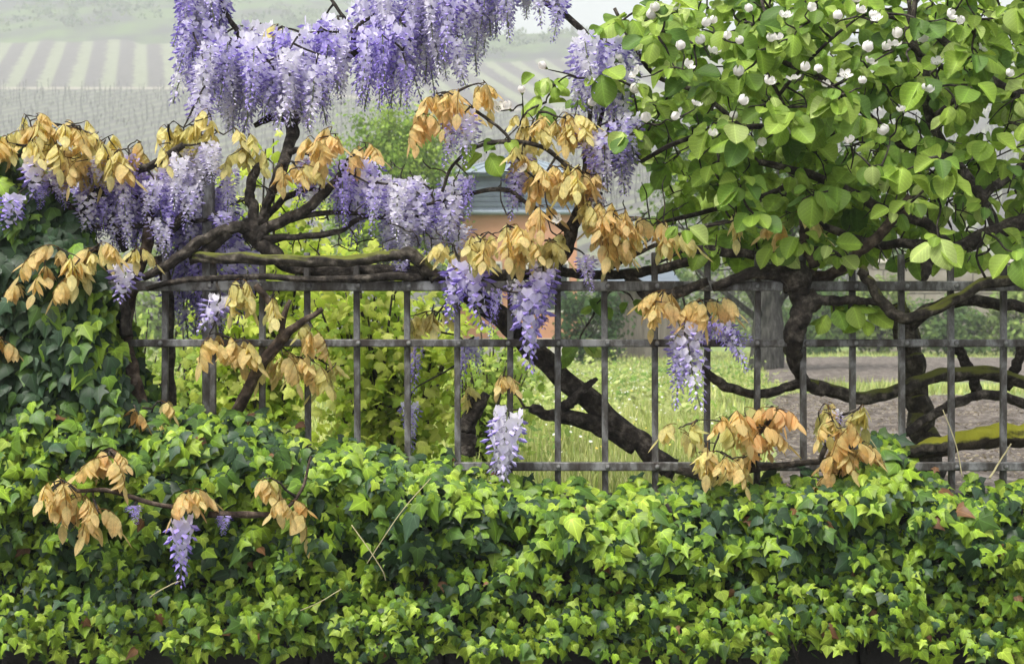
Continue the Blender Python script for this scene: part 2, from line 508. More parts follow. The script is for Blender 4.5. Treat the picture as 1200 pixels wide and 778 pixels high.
# lawn: gently uneven sheet from the wall to the foot of the hill
def ground_z(x, y):
    g = ZG + 0.05 * nz(x * .35, y * .35) * min(1, y / 3)
    return g
gx = np.concatenate([np.linspace(-400, -16, 14), np.linspace(-14, 14, 57), np.linspace(16, 400, 14)])
gy = np.concatenate([np.linspace(0.18, 12, 30), np.linspace(12.6, 50, 40), np.linspace(54, 160, 14)])
V = [(x, y, ground_z(x, y) if y < 70 else ZG - 0.02) for y in gy for x in gx]
nx = len(gx)
Fs = [(j * nx + i, j * nx + i + 1, (j + 1) * nx + i + 1, (j + 1) * nx + i) for j in range(len(gy) - 1) for i in range(nx - 1)]
tag(link('ground', mesh('ground', V, Fs, M_lawn)), kind='structure')

# hill with vineyards
def hill_z(x, y):
    d = y
    pts = [(70, -6), (100, 0), (150, 11), (200, 21), (250, 33), (325, 57), (400, 82), (470, 112), (560, 150), (700, 185), (880, 205)]
    pts_r = [(70, -6), (100, 0), (150, 11), (200, 21), (250, 32), (325, 52), (400, 78), (440, 92), (500, 100), (700, 98), (880, 90)]
    def interp(pp):
        for (a, b), (c, e) in zip(pp[:-1], pp[1:]):
            if d <= c: return b + (e - b) * (d - a) / (c - a)
        return pp[-1][1]
    ang = x / (d + DC)
    k = min(1, max(0, (ang + 0.20) / 0.2)); k = k * k * (3 - 2 * k)
    h = interp(pts) * (1 - k) + interp(pts_r) * k
    h += 4.0 * nz(x * .012, y * .012) * min(1, max(0, (d - 330) / 120)) + 9 * nz(x * .004, y * .005, 5) * min(1, max(0, (d - 380) / 200))
    return ZG + h
M_hill, nth, outh = new_mat('hillside')
tc = N(nth, 'ShaderNodeTexCoord'); sx = N(nth, 'ShaderNodeSeparateXYZ'); nth.links.new(tc.outputs['Object'], sx.inputs[0])
def math_n(op, a, b=None, c=None):
    n = N(nth, 'ShaderNodeMath', operation=op)
    for i, v in enumerate((a, b, c)):
        if v is None: continue
        if isinstance(v, (int, float)): n.inputs[i].default_value = v
        else: nth.links.new(v, n.inputs[i])
    return n.outputs[0]
def mix_n(f, a, b):
    n = N(nth, 'ShaderNodeMix', data_type='RGBA')
    for i, v in ((0, f), (6, a), (7, b)):
        if isinstance(v, tuple): n.inputs[i].default_value = (*v, 1)
        else: nth.links.new(v, n.inputs[i])
    return n.outputs[2]
nzl = N(nth, 'ShaderNodeTexNoise'); nzl.inputs['Scale'].default_value = 0.05; nzl.inputs['Detail'].default_value = 8; nth.links.new(tc.outputs['Object'], nzl.inputs['Vector'])
nzf = N(nth, 'ShaderNodeTexNoise'); nzf.inputs['Scale'].default_value = 0.6; nzf.inputs['Detail'].default_value = 6; nth.links.new(tc.outputs['Object'], nzf.inputs['Vector'])
u1 = math_n('ADD', sx.outputs['X'], math_n('MULTIPLY', sx.outputs['Y'], 0.26))
u1 = math_n('ADD', u1, math_n('MULTIPLY', nzf.outputs['Fac'], 3.0))
tri = math_n('ABSOLUTE', math_n('SUBTRACT', math_n('FRACT', math_n('DIVIDE', u1, 7.6)), .5))
s1m = N(nth, 'ShaderNodeMapRange'); s1m.inputs['From Min'].default_value = .23; s1m.inputs['From Max'].default_value = .33; nth.links.new(math_n('ADD', tri, math_n('MULTIPLY', math_n('SUBTRACT', nzf.outputs['Fac'], .5), .25)), s1m.inputs['Value'])
s1 = s1m.outputs[0]
u2 = math_n('SUBTRACT', sx.outputs['X'], math_n('MULTIPLY', sx.outputs['Y'], 0.45))
s2 = math_n('GREATER_THAN', math_n('FRACT', math_n('DIVIDE', math_n('ADD', u2, nzf.outputs['Fac']), 4.4)), 0.62)
cgrass = mix_n(nzf.outputs['Fac'], (0.125, 0.14, 0.09), (0.26, 0.27, 0.18))
csoil = mix_n(nzf.outputs['Fac'], (0.06, 0.052, 0.055), (0.15, 0.13, 0.13))
up = mix_n(s1, csoil, cgrass)
lo = mix_n(s2, mix_n(nzf.outputs['Fac'], (0.055, 0.052, 0.052), (0.13, 0.12, 0.115)), mix_n(nzf.outputs['Fac'], (0.11, 0.12, 0.08), (0.22, 0.225, 0.15)))
hr = N(nth, 'ShaderNodeMapRange'); hr.inputs['From Min'].default_value = 0.42; hr.inputs['From Max'].default_value = 0.6; nth.links.new(nzl.outputs['Fac'], hr.inputs['Value'])
scrub = mix_n(hr.outputs[0], (0.06, 0.058, 0.058), (0.10, 0.145, 0.05))
zz = math_n('ADD', sx.outputs['Y'], math_n('MULTIPLY', nzf.outputs['Fac'], 2.0))
f_up = math_n('GREATER_THAN', zz, 328)
f_sc = math_n('GREATER_THAN', math_n('ADD', sx.outputs['Y'], math_n('MULTIPLY', nzl.outputs['Fac'], 22)), 412)
f_track = math_n('LESS_THAN', math_n('ABSOLUTE', math_n('SUBTRACT', zz, 326.5)), 1.6)
colh = mix_n(f_track, mix_n(f_sc, mix_n(f_up, lo, up), scrub), (0.30, 0.27, 0.22))
bsh = N(nth, 'ShaderNodeBsdfPrincipled'); bsh.inputs['Roughness'].default_value = 0.95; bsh.inputs['Specular IOR Level'].default_value = 0.1
nth.links.new(colh, bsh.inputs['Base Color']); nth.links.new(bsh.outputs[0], outh.inputs['Surface'])
hx = np.linspace(-420, 520, 140); hy = np.concatenate([np.linspace(70, 420, 90), np.linspace(428, 880, 50)])
V = [(x, y, hill_z(x, y)) for y in hy for x in hx]; nx = len(hx)
Fs = [(j * nx + i, j * nx + i + 1, (j + 1) * nx + i + 1, (j + 1) * nx + i) for j in range(len(hy) - 1) for i in range(nx - 1)]
tag(link('hill', mesh('hill', V, Fs, M_hill)), kind='structure')

# vine rows on the lower slope: a stake with a bare vine, thousands of them
M_stake = ramp_mat('vine_wood', [(0.3, (0.05, 0.045, 0.04)), (0.8, (0.14, 0.125, 0.11))], scale=0.4, bump=0.0)
VV, TT = [], []
for _ in range(1):
    rows = np.arange(-260 * 1.0, 90, 4.4)
    for u in rows:
        for yy in np.arange(176, 322, 1.5):
            x = u + yy * 0.45
            if random.random() < .25 + .5 * max(0, nz(x * .03, yy * .04, 6)): continue
            ang = x / (yy + DC)
            if not (-0.40 < ang < 0.40): continue
            yj = yy + rnd(-.7, .7); xj = x + rnd(-.35, .35) + .8 * nz(x * .05, yy * .05)
            z = hill_z(xj, yj)
            h = rnd(1.2, 3.0); t = .07
            b = len(VV)
            lx = rnd(-.12, .12)
            for (dx, dy) in ((-t, -t), (t, -t), (0, t)):
                VV.append((xj + dx, yj + dy, z - .2))
            for (dx, dy) in ((-t, -t), (t, -t), (0, t)):
                VV.append((xj + dx + lx, yj + dy, z + h))
            TT += [(b, b + 1, b + 4), (b, b + 4, b + 3), (b + 1, b + 2, b + 5), (b + 1, b + 5, b + 4), (b + 2, b, b + 3), (b + 2, b + 3, b + 5)]
            b = len(VV)      # the bare vine: a short crooked trunk beside its stake
            xv = xj + rnd(-.3, .3); yv = yj + rnd(.4, .9); hh = rnd(.6, 1.2)
            VV += [(xv - .08, yv, z - .1), (xv + .08, yv, z - .1), (xv + rnd(-.15, .15), yv, z + hh), (xv + rnd(-.4, .4), yv + .2, z + hh * 1.4)]
            TT += [(b, b + 1, b + 2), (b, b + 2, b + 3)]
tag(link('vineyard_rows', mesh_np('vineyard_rows', VV, TT, M_stake, smooth=False)), kind='stuff', label='rows of bare vines on stakes across the hazy lower hillside')

# scrub on the upper slope
sl = []
for _ in range(3600):
    y = rnd(404, 660); x = rnd(-.42, .42) * y
    if nz(x * .012, y * .022, 2) < .02: continue
    z = hill_z(x, y); s = rnd(1.2, 3.6)
    c = np.array(random.choice([(.05, .10, .03), (.09, .14, .04), (.08, .09, .05), (.14, .19, .06)]))
    for k in range(16):
        v = np.array([rnd(-1, 1), rnd(-1, 1), rnd(0, 1)]) * s * .6
        n = np.array([rnd(-1, 1), rnd(-1, .2), rnd(-.2, 1)])
        sl.append((0, basis(n, np.array([rnd(-1, 1), rnd(-1, 1), rnd(-1, 1)])) * rnd(.5, 1.1) * s * .6, np.array([x, y, z + .1]) + v, c * rnd(.8, 1.2)))
o = join_leaves('scrub', sl, [DIAMOND], M_far, kind='stuff')
o['label'] = 'low scrub and bushes on the hazy upper hillside'

# soil beds at the right of the lawn
def bed(name, poly_px, label=None):
    """poly in px on the garden ground, given as (px, distance)"""
    (xa, da), (xb, db) = poly_px
    nxx, nyy = 60, 40
    V = []
    for j in range(nyy):
        d = da + (db - da) * j / (nyy - 1)
        for i in range(nxx):
            t = i / (nxx - 1)
            x0 = (xa + (xb - xa) * j / (nyy - 1) - 600) / F * d + .12 * nz(d * .9, xa)
            x = x0 + t * t * 14 + t * 3
            y = d - DC
            edge = min(1, min(i, j, nyy - 1 - j) / 2.0)
            V.append((x, y, ground_z(x, y) - .05 + edge * (.085 + .05 * nz(x * 2.2, y * 2.2) + .035 * nz(x * 6, y * 6))))
    Fs = [(j * nxx + i, j * nxx + i + 1, (j + 1) * nxx + i + 1, (j + 1) * nxx + i) for j in range(nyy - 1) for i in range(nxx - 1)]
    tag(link(name, mesh(name, V, Fs, M_soil)), kind='structure')
bed('soil_bed', ((890, 5.2), (905, 15.5)))
bed('soil_bed', ((885, 19.0), (910, 38.0)))

# litter on the beds
lt_ = []
for _ in range(9000):
    d = math.sqrt(rnd(5.4 ** 2, 15 ** 2)); px = rnd(895, 1230); x = (px - 600) / F * d; y = d - DC
    lt_.append((0, basis(np.array([rnd(-.5, .5), rnd(-.5, .5), 1]), np.array([rnd(-1, 1), rnd(-1, 1), 0])) * rnd(.012, .034), np.array([x, y, ground_z(x, y) + .045 + .05 * nz(x * 2.2, y * 2.2) + .035 * nz(x * 6, y * 6)]), np.array(random.choice([(.28, .24, .19), (.20, .16, .12), (.10, .08, .06), (.34, .30, .24)]))))
o = join_leaves('leaf_litter', lt_, [DIAMOND], M_far, smooth=False, kind='stuff'); o['label'] = 'dry leaf litter and clods strewn over the near soil bed'

# grass of the lawn and meadow flowers
gl = []
def grass(n, d0, d1, h0, h1, wd, pal, x0=-.40, x1=.40, skip=None):
    cnt = 0
    while cnt < n:
        d = math.sqrt(rnd(d0 * d0, d1 * d1)); x = rnd(x0, x1) * d; y = d - DC
        cnt += 1
        px = 600 + x / d * F
        if skip and skip(px, d): continue
        tall = 1 + .7 * nz(x * .8, y * .8, 4)
        h = rnd(h0, h1) * max(.3, tall)
        n_ = np.array([rnd(-1, 1), rnd(-1, 1), rnd(.0, .5)])
        A = basis(n_, np.array([rnd(-.35, .35), rnd(-.35, .35), 1.0]))
        A = A * np.array([wd, h, h])[None, :]
        gl.append((0, A, np.array([x, y, ground_z(x, y) - .01]), np.array(random.choice(pal)) * rnd(.8, 1.2) * (1 + .55 * nz(x * .9, y * .6, 21) + .3 * nz(x * 3, y * 3, 8))))
BLADE = (np.array([(-.5, 0, 0), (.5, 0, 0), (.28, .55, .03), (-.28, .55, .03), (0, 1, .16)]), np.array([(0, 1, 2), (0, 2, 3), (3, 2, 4)]), np.array([.9, .9, 1., 1., 1.1]))
PG = [(.42, .47, .15), (.50, .53, .20), (.30, .39, .11), (.56, .55, .27)]
isbed = lambda px, d: (px > 895 and d < 15.8) or (px > 900 and 18.5 < d < 38.5)
grass(34000, 4.9, 11, .05, .20, .010, PG, skip=isbed)
grass(26000, 11, 22, .06, .14, .018, PG, skip=isbed)
grass(18000, 22, 48, .06, .14, .035, PG, skip=isbed)
o = join_leaves('lawn_grass', gl, [BLADE], M_grass, smooth=False, kind='stuff'); o['label'] = 'unmown pale green grass of the garden lawn behind the fence'
fl = []
FLW = (np.array([(math.cos(a) * .5, math.sin(a) * .5, .08) for a in np.linspace(0, 2 * math.pi, 8)[:-1]] + [(0, 0, 0)]), np.array([(i, (i + 1) % 7, 7) for i in range(7)]), np.ones(8))
for _ in range(520):
    d = math.sqrt(rnd(6.5 ** 2, 19 ** 2)); px = random.gauss(690, 75); x = (px - 600) / F * d; y = d - DC
    if px > 870: continue
    c = (.8, .8, .74) if random.random() < .8 else (.75, .6, .12)
    fl.append((0, basis(np.array([rnd(-.6, .6), rnd(-.9, .2), 1]), np.array([1, 0, 0])) * rnd(.010, .020), np.array([x, y, ground_z(x, y) + rnd(.12, .24)]), np.array(c)))
wd_ = []
for _ in range(70):
    d = math.sqrt(rnd(7.5 ** 2, 22 ** 2)); px = rnd(560, 890); x = (px - 600) / F * d; y = d - DC
    r_ = rnd(.12, .4); cc = np.array(random.choice([(.20, .30, .06), (.14, .24, .05), (.30, .38, .10), (.36, .40, .16)]))
    for q in range(int(70 * (r_ / .25))):
        v = np.array([random.gauss(0, .5), random.gauss(0, .5), abs(random.gauss(0, .45))]) * r_
        wd_.append((0, basis(np.array([rnd(-1, 1), rnd(-1, .4), 1]), np.array([rnd(-1, 1), rnd(-1, 1), rnd(-.5, .8)])) * rnd(.03, .085), np.array([x, y, ground_z(x, y) + .02]) + v, cc * rnd(.75, 1.25)))
o = join_leaves('weed_clumps', wd_, [DIAMOND], M_far, smooth=False, kind='stuff'); o['label'] = 'leafy weed clumps growing in the lawn behind the fence'
o = join_leaves('meadow_flowers', fl, [FLW], M_blossom, kind='stuff'); o['label'] = 'small white daisies scattered through the lawn grass'

# ================================================================== BUILDINGS BEHIND
def panel(name, V, Fs, mat, parent, smooth=False):
    return link(name, mesh(name, V, Fs, mat, smooth=smooth), parent)
# pavilion with salmon walls and a blue-grey mansard roof
M_salmon = ramp_mat('salmon_render', [(0.3, (0.52, 0.26, 0.16)), (0.8, (0.62, 0.34, 0.22))], scale=1.2, bump=0.2, bump_scale=30)
M_ochre = ramp_mat('plinth_render', [(0.3, (0.5, 0.47, 0.42)), (0.8, (0.66, 0.63, 0.58))], scale=1.5, bump=0.2)
M_slate = ramp_mat('roof_slate', [(0.3, (0.09, 0.115, 0.15)), (0.8, (0.165, 0.20, 0.24))], scale=3, bump=0.2, rough=0.5)
M_zinc = ramp_mat('roof_zinc', [(0.3, (0.20, 0.245, 0.29)), (0.8, (0.29, 0.34, 0.385))], scale=1.5, bump=0.1, rough=0.4)
M_trim = ramp_mat('painted_trim', [(0.3, (0.10, 0.15, 0.19)), (0.8, (0.16, 0.21, 0.25))], scale=2, bump=0.1, rough=0.5)
M_glass = ramp_mat('window_glass', [(0.3, (0.02, 0.025, 0.03)), (0.8, (0.05, 0.06, 0.07))], scale=1, bump=0.0, rough=0.08, spec=0.6)
YH = 29.0
sH = (DC + YH) / F
hx0, hx1 = (532 - 600) * sH, (676 - 600) * sH
hz = lambda py: ZC - (py - 389) * sH
pav = empty('pavilion', ((hx0 + hx1) / 2, YH + 1.8, ZG))
tag(pav, 'salmon walled garden pavilion with stepped blue grey roof behind the wisteria', 'pavilion')
zt = hz(252); dep = 3.6
panel('wall', *boxv(hx0, hx1, YH, YH + dep, ZG + .55, zt), M_salmon, pav)
panel('plinth', *boxv(hx0 - .05, hx1 + .05, YH - .05, YH + dep + .05, ZG - .2, ZG + .547), M_ochre, pav)
panel('cornice', *bevel_box(hx0 - .16, hx1 + .16, YH - .16, YH + dep + .16, zt + .002, zt + .10, .03), M_zinc, pav)
def frustum(x0, x1, y0, y1, z0, z1, i):
    V = [(x0, y0, z0), (x1, y0, z0), (x1, y1, z0), (x0, y1, z0), (x0 + i, y0 + i, z1), (x1 - i, y0 + i, z1), (x1 - i, y1 - i, z1), (x0 + i, y1 - i, z1)]
    return V, boxv(0, 1, 0, 1, 0, 1)[1]
z1 = zt + .102; z2 = hz(207)
lower = panel('mansard', *frustum(hx0 - .08, hx1 + .08, YH - .08, YH + dep + .08, z1, z2, .12), M_slate, pav)
panel('cornice', *bevel_box(hx0 - .10, hx1 + .10, YH - .10, YH + dep + .10, z2 + .002, z2 + .08, .02), M_trim, pav)
z3 = hz(172)
upr = panel('roof', *frustum(hx0 - .14, hx1 + .14, YH - .14, YH + dep + .14, z2 + .082, z3, 1.5), M_zinc, pav)
for k in range(9):        # standing seams of the front slope
    t = (k + .5) / 9
    xb = hx0 - .1 + (hx1 - hx0 + .2) * t; xt = hx0 + 1.4 + (hx1 - hx0 - 2.8) * t
    a = Vector((xb, YH - .13, z2 + .095)); b = Vector((xt, YH + 1.36, z3 + .01))
    V, T = tube_geo([(*a, .018), (*b, .018)], 5, 0)
    link('seam', mesh('seam', V, T, M_zinc), upr)
for k in range(6):        # slate joints as battens of the lower roof
    zz_ = z1 + (z2 - z1) * (k + .7) / 6.4
    ins = .12 * (zz_ - z1) / (z2 - z1)
    panel('slate_course', *boxv(hx0 - .085 + ins, hx1 + .085 - ins, YH - .095 + ins, YH - .05 + ins, zz_, zz_ + .10), M_slate, lower)
for cx in (-.55, .35, 1.02):
    wn = panel('window', *bevel_box(cx - .32, cx + .32, YH - .04, YH + .05, ZG + 1.15, ZG + 2.35, .015), M_ochre, pav)
    for q in (-1, 1):
        panel('pane', *boxv(cx + q * .15 - .12, cx + q * .15 + .12, YH - .048, YH - .041, ZG + 1.22, ZG + 2.28), M_glass, wn)

# weathered board shed
M_board = ramp_mat('grey_boards', [(0.3, (0.10, 0.085, 0.07)), (0.55, (0.19, 0.165, 0.14)), (0.8, (0.30, 0.27, 0.24))], scale=2.2, stretch=(6, 6, .5), bump=0.4, bump_scale=8)
YS = 33.0; sS = (DC + YS) / F
shed = empty('garden_shed', ((745 - 600) * sS, YS + 1, ZG)); tag(shed, 'weathered grey board shed beyond the lawn, half hidden by bushes', 'shed')
sx0, sx1 = (708 - 600) * sS, (792 - 600) * sS
panel('wall', *boxv(sx0, sx1, YS + .03, YS + 2.2, ZG - .1, ZG + 1.85), M_board, shed)
nb = 9
for k in range(nb):
    bw = (sx1 - sx0) / nb
    V, Fs = boxv(sx0 + k * bw + .006, sx0 + (k + 1) * bw - .006, YS - rnd(0, .012), YS + .028, ZG - .05, ZG + 1.86)
    panel('board', V, Fs, M_board, shed)
V = [(sx0 - .15, YS - .25, ZG + 1.84), (sx1 + .15, YS - .25, ZG + 1.84), (sx1 + .15, YS + 2.4, ZG + 2.4), (sx0 - .15, YS + 2.4, ZG + 2.4)]
V += [(x, y, z + .08) for (x, y, z) in V]
panel('roof', V, boxv(0, 1, 0, 1, 0, 1)[1], M_slate, shed)

# long terrace wall at the right with pale coping
YT = 46.0; sT = (DC + YT) / F
tw = empty('terrace_wall', ((1160 - 600) * sT, YT, ZG)); tag(tw, 'long grey brown terrace wall with pale coping beyond the garden beds', 'wall')
tx0, tx1 = (1010 - 600) * sT, 26.0
ztw = ZC - (309 - 389) * sT
M_terr = ramp_mat('terrace_stone', [(0.3, (0.22, 0.19, 0.155)), (0.8, (0.40, 0.36, 0.31))], scale=1.4, bump=0.8, bump_scale=6, dist=.05)
panel('core', *boxv(tx0, tx1, YT + .06, YT + .6, ZG - .1, ztw), M_terr, tw)
zc_ = ZG - .05; row = 0
me_cache = [mesh('stone', *bevel_box(-.5, .5, -.5, .5, -.5, .5, .06), M_terr, smooth=False) for _ in range(1)]
while zc_ < ztw - .05:
    hh = min(.42, ztw - zc_); x = tx0 + (row % 2) * .35
    while x < 17.5:
        ww = rnd(.6, 1.0)
        M = Matrix.Translation((x + ww / 2, YT + .03 - rnd(0, .03), zc_ + hh / 2)) @ Matrix.Diagonal((ww - .03, .12, hh - .03, 1))
        link('stone', me_cache[0], tw, M); x += ww
    zc_ += hh; row += 1
M_cop = ramp_mat('coping', [(0.3, (0.5, 0.45, 0.39)), (0.8, (0.66, 0.61, 0.55))], scale=2, bump=.3)
x = tx0 - .1
while x < tx1:
    panel('coping', *bevel_box(x, x + 1.18, YT - .1, YT + .7, ztw + .002, ztw + .16, .03), M_cop, tw); x += 1.2

# ================================================================== TREES AND BUSHES FAR BEHIND
def tree(name, label, cat, base, h, crown_c, crown_r, nclump, per, ls, pal, trunk_r, mat=M_far, bark=M_bark, weep=0.0, group=None, lobes=None):
    """tapered trunk, limbs reaching the clumps, crown of leaf-sized faces in uneven clumps"""
    t = empty(name, base); tag(t, label, cat, group)
    bx, by, bz = base
    cx, cy, cz = crown_c
    top = np.array([cx, cy, cz])
    pth = catmull([(bx, by, bz - .1, trunk_r * 1.25), (bx + .04 * h * nz(bx, by), by, bz + (cz - bz) * .4, trunk_r * .85), (cx, cy, cz, trunk_r * .4)], 6)
    V, T = tube_geo(pth, 10, .12, bx)
    link('trunk', mesh('trunk', V, T, bark), t)
    leaves = []; lv, lt = [], []
    for k in range(nclump):
        for _ in range(30):
            u = np.array([random.gauss(0, 1) for _ in range(3)]); u /= np.linalg.norm(u)
            rr = rnd(.35, 1.0) ** .6
            rr *= 1 + .35 * nz(u[0] * 2 + bx, u[1] * 2, u[2] * 2)
            c = top + u * rr * np.array(crown_r)
            if c[2] > bz + .1: break
        s0 = pth[random.randrange(len(pth) // 3, len(pth))]
        mid = (np.array(s0[:3]) + c) / 2 + np.array([rnd(-.1, .1), rnd(-.1, .1), rnd(-.05, .15)]) * np.mean(crown_r)
        v2, t2 = tube_geo([(*s0[:3], trunk_r * .25), (*mid, trunk_r * .14), (*c, trunk_r * .05)], 4, 0)
        o_ = len(lv); lv += v2; lt += [tuple(i + o_ for i in f) for f in t2]
        cl = rnd(.16, .32) * np.mean(crown_r)
        cc = np.array(random.choice(pal)) * rnd(.8, 1.2)
        for q in range(per):
            v = np.array([random.gauss(0, 1) for _ in range(3)]) * cl * .6
            if weep: v[2] = v[2] * 1.2 - abs(random.gauss(0, 1)) * weep
            n = v / (np.linalg.norm(v) + 1e-6) + np.array([rnd(-.7, .7), rnd(-.9, .3), rnd(0, 1)])
            tip = np.array([rnd(-1, 1), rnd(-1, 1), rnd(-1, .2) - weep * 2])
            A = basis(n, tip) * ls * rnd(.6, 1.3)
            if c[2] + v[2] < bz: continue
            leaves.append((0, A, c + v, cc * rnd(.8, 1.2)))
    link('limbs', mesh('limbs', lv, lt, bark), t)
    join_leaves('crown', leaves, [DIAMOND], mat, t, smooth=False, kind='stuff')
    return t
def gpt(px, d, zoff=0.0):
    x = (px - 600) / F * d
    return (x, d - DC, ground_z(x, d - DC) + zoff)
def zpx(py, d): return ZC - (py - 389) * d / F

PL = [(.20, .28, .07), (.26, .33, .09), (.16, .24, .06)]
PM = [(.09, .16, .04), (.13, .20, .05), (.07, .13, .035)]
PD = [(.035, .075, .025), (.05, .10, .03), (.06, .11, .04)]
b = gpt(450, 32); tree('willow_tree', 'feathery pale green tree rising left of the pavilion roof', 'tree', b, 5, (b[0] + .1, b[1], zpx(215, 32)), (1.55, 1.3, 1.75), 170, 120, .10, [(.22, .34, .05), (.29, .40, .07), (.17, .28, .045)], .10, weep=.2)
b = gpt(898, 25.5); M_gb = ramp_mat('grey_bark', [(0.36, (.02, .018, .016)), (0.52, (.075, .07, .066)), (.68, (.17, .16, .15))], scale=7, stretch=(3, 3, .6), bump=1, bump_scale=12, dist=.05)
tree('orchard_tree', 'tree with thick grey trunk standing at the edge of the soil beds', 'tree', b, 6, (b[0], b[1], zpx(225, 25.5)), (2.2, 1.8, 1.35), 90, 80, .10, PM, .27, bark=M_gb)
shr = [
    (692, 31, 330, 395, 40, PD, 'dark green rounded bush between the pavilion and the shed'),
    (640, 42, 300, 400, 60, PL, 'pale green bushy tree behind the pavilion'),
    (780, 40, 300, 395, 70, PM, 'mid green bushy tree behind the grey shed'),
    (965, 44, 330, 398, 45, PM, 'mid green rounded shrub left of the terrace wall, beside the far soil bed'),
    (1030, 46, 320, 400, 45, PL, 'light green shrub growing against the end of the terrace wall'),
    (1110, 43, 345, 400, 40, PM, 'low mid green bush in front of the terrace wall'),
    (1190, 43, 330, 400, 45, PL, 'light green bush in front of the terrace wall'),
    (560, 52, 260, 395, 70, PM, 'mid green tree behind the feathery pale tree and pavilion'),
    (320, 40, 240, 400, 90, PM, 'broad mid green tree far behind the lime shrubs'),
    (190, 44, 280, 400, 90, PL, 'pale green tree far behind the ivy clad corner'),
    (1000, 70, 265, 390, 90, PM, 'hazy mid green tree at the foot of the hill beyond the terrace wall'),
    (860, 75, 255, 390, 90, PL, 'hazy pale green tree at the foot of the hill behind the orchard tree'),
]
for px, d, pt, pb, rw, pal, lab in shr:
    b = gpt(px, d); zt_ = zpx(pt, d); rz = max(.5, (zt_ - ZG) * .52); rx = rw * d / F
    tree('bush' if zt_ - ZG < 2.6 else 'tree', lab, 'bush' if zt_ - ZG < 2.6 else 'tree', b, zt_ - ZG, (b[0], b[1], zt_ - rz), (rx, rx * .8, rz), 60, 55, .0038 * d if d > 35 else .11, pal, .06 * rz)

# ================================================================== LIME SHRUBS RIGHT BEHIND THE FENCE
PSH = [(.42, .53, .06), (.52, .60, .10), (.30, .43, .05), (.58, .62, .16)]
def lime_shrub(label, px, base_py, top_py, rpx, y, nst, nl, lsz, nparts, pal=PSH):
    nl = int(nl * 1.2); lsz *= .72
    zb = ZG; c = P(px, 400, y)
    t = empty('lime_shrub', (c.x, y, zb)); tag(t, label, 'shrub', None)
    ztop = P(px, top_py, y).z; rx = S(rpx, y)
    leaves = []
    for k in range(nst):
        a = rnd(0, 6.28); rr = rx * math.sqrt(random.random()) * .95
        tx, ty = c.x + rr * math.cos(a), y + rr * math.sin(a) * .6
        tz = zb + (ztop - zb) * rnd(.6, 1.0) * (1 - .25 * (rr / rx) ** 2)
        bx, by = c.x + rr * .25 * math.cos(a), y + rr * .2 * math.sin(a)
        pth = catmull([(bx, by, zb - .05, .011), (bx + (tx - bx) * .3 + rnd(-.04, .04), by + (ty - by) * .3, zb + (tz - zb) * .45, .008), (tx, ty, tz, .003)], 7)
        V, T = tube_geo(pth, 5, .05, k)
        link('stem', mesh('stem', V, T, M_bark), t)
        for q in range(nl):
            f = rnd(.12, 1.0); p = pth[min(len(pth) - 1, int(f * len(pth)))]
            off = np.array([random.gauss(0, 1), random.gauss(0, 1), random.gauss(0, .6)]) * .075
            n = np.array([rnd(-.7, .7), rnd(-1.2, .2), rnd(.2, 1.0)])
            tip = np.array([rnd(-1, 1), rnd(-.6, .4), rnd(-1.2, .2)])
            leaves.append((random.randrange(2), basis(n, tip) * lsz * rnd(.5, 1.25), np.array(p[:3]) + off, random.randrange(len(pal)), rnd(.8, 1.2)))
    plant_leaves(t, leaves, LOBED, pal, M_shrub, nparts)
lime_shrub('tall lime green leafy shrub behind the fence under the knotted wisteria stems', 300, 530, 150, 90, 1.5, 34, 80, .062, 120)
lime_shrub('broad lime green shrub behind the fence left of the leaning wisteria trunk', 450, 540, 255, 105, 1.2, 40, 75, .062, 200)
lime_shrub('smaller yellow green shrub behind the fence at the ivy corner', 235, 540, 370, 70, 1.7, 18, 60, .055, 60, [(.26, .36, .06), (.36, .42, .09), (.18, .28, .05)])

lime_shrub('light green loose shrub on the lawn behind the lime shrubs and stump', 560, 540, 350, 75, 2.6, 22, 60, .055, 60, [(.30, .40, .07), (.40, .48, .11), (.22, .33, .06)])
lime_shrub('pale green shrub on the lawn behind the ivy corner and post', 160, 540, 330, 90, 3.2, 22, 55, .055, 40, [(.26, .36, .08), (.36, .44, .12), (.20, .30, .07)])

# ================================================================== GARDEN WALL
wall = empty('garden_wall', (0, 0, 0)); tag(wall, 'low dark stone wall under the ivy carrying the iron fence', 'wall')
ZW = 0.99
panel('core', *boxv(-2.4, 2.4, -.08, .16, -.05, ZW - .07), M_mortar, wall)
z = 0.0; row = 0
while z < ZW - .1:
    hh = min(rnd(.15, .2), ZW - .07 - z); x = -2.4 - rnd(0, .2)
    while x < 2.4:
        ww = rnd(.24, .42)
        V, Fs = bevel_box(x + .006, x + ww - .006, -.11 - rnd(0, .02), -.07, z + .006, z + hh - .006, .012)
        V = [(a + rnd(-.004, .004), b_ + (rnd(-.008, .008) if b_ < -.08 else 0), c_ + rnd(-.004, .004)) for a, b_, c_ in V]
        panel('stone', V, Fs, M_stone, wall); x += ww
    z += hh; row += 1
x = -2.4
while x < 2.4:
    panel('coping_stone', *bevel_box(x, x + .59, -.13, .2, ZW - .068, ZW, .015), M_stone, wall); x += .6

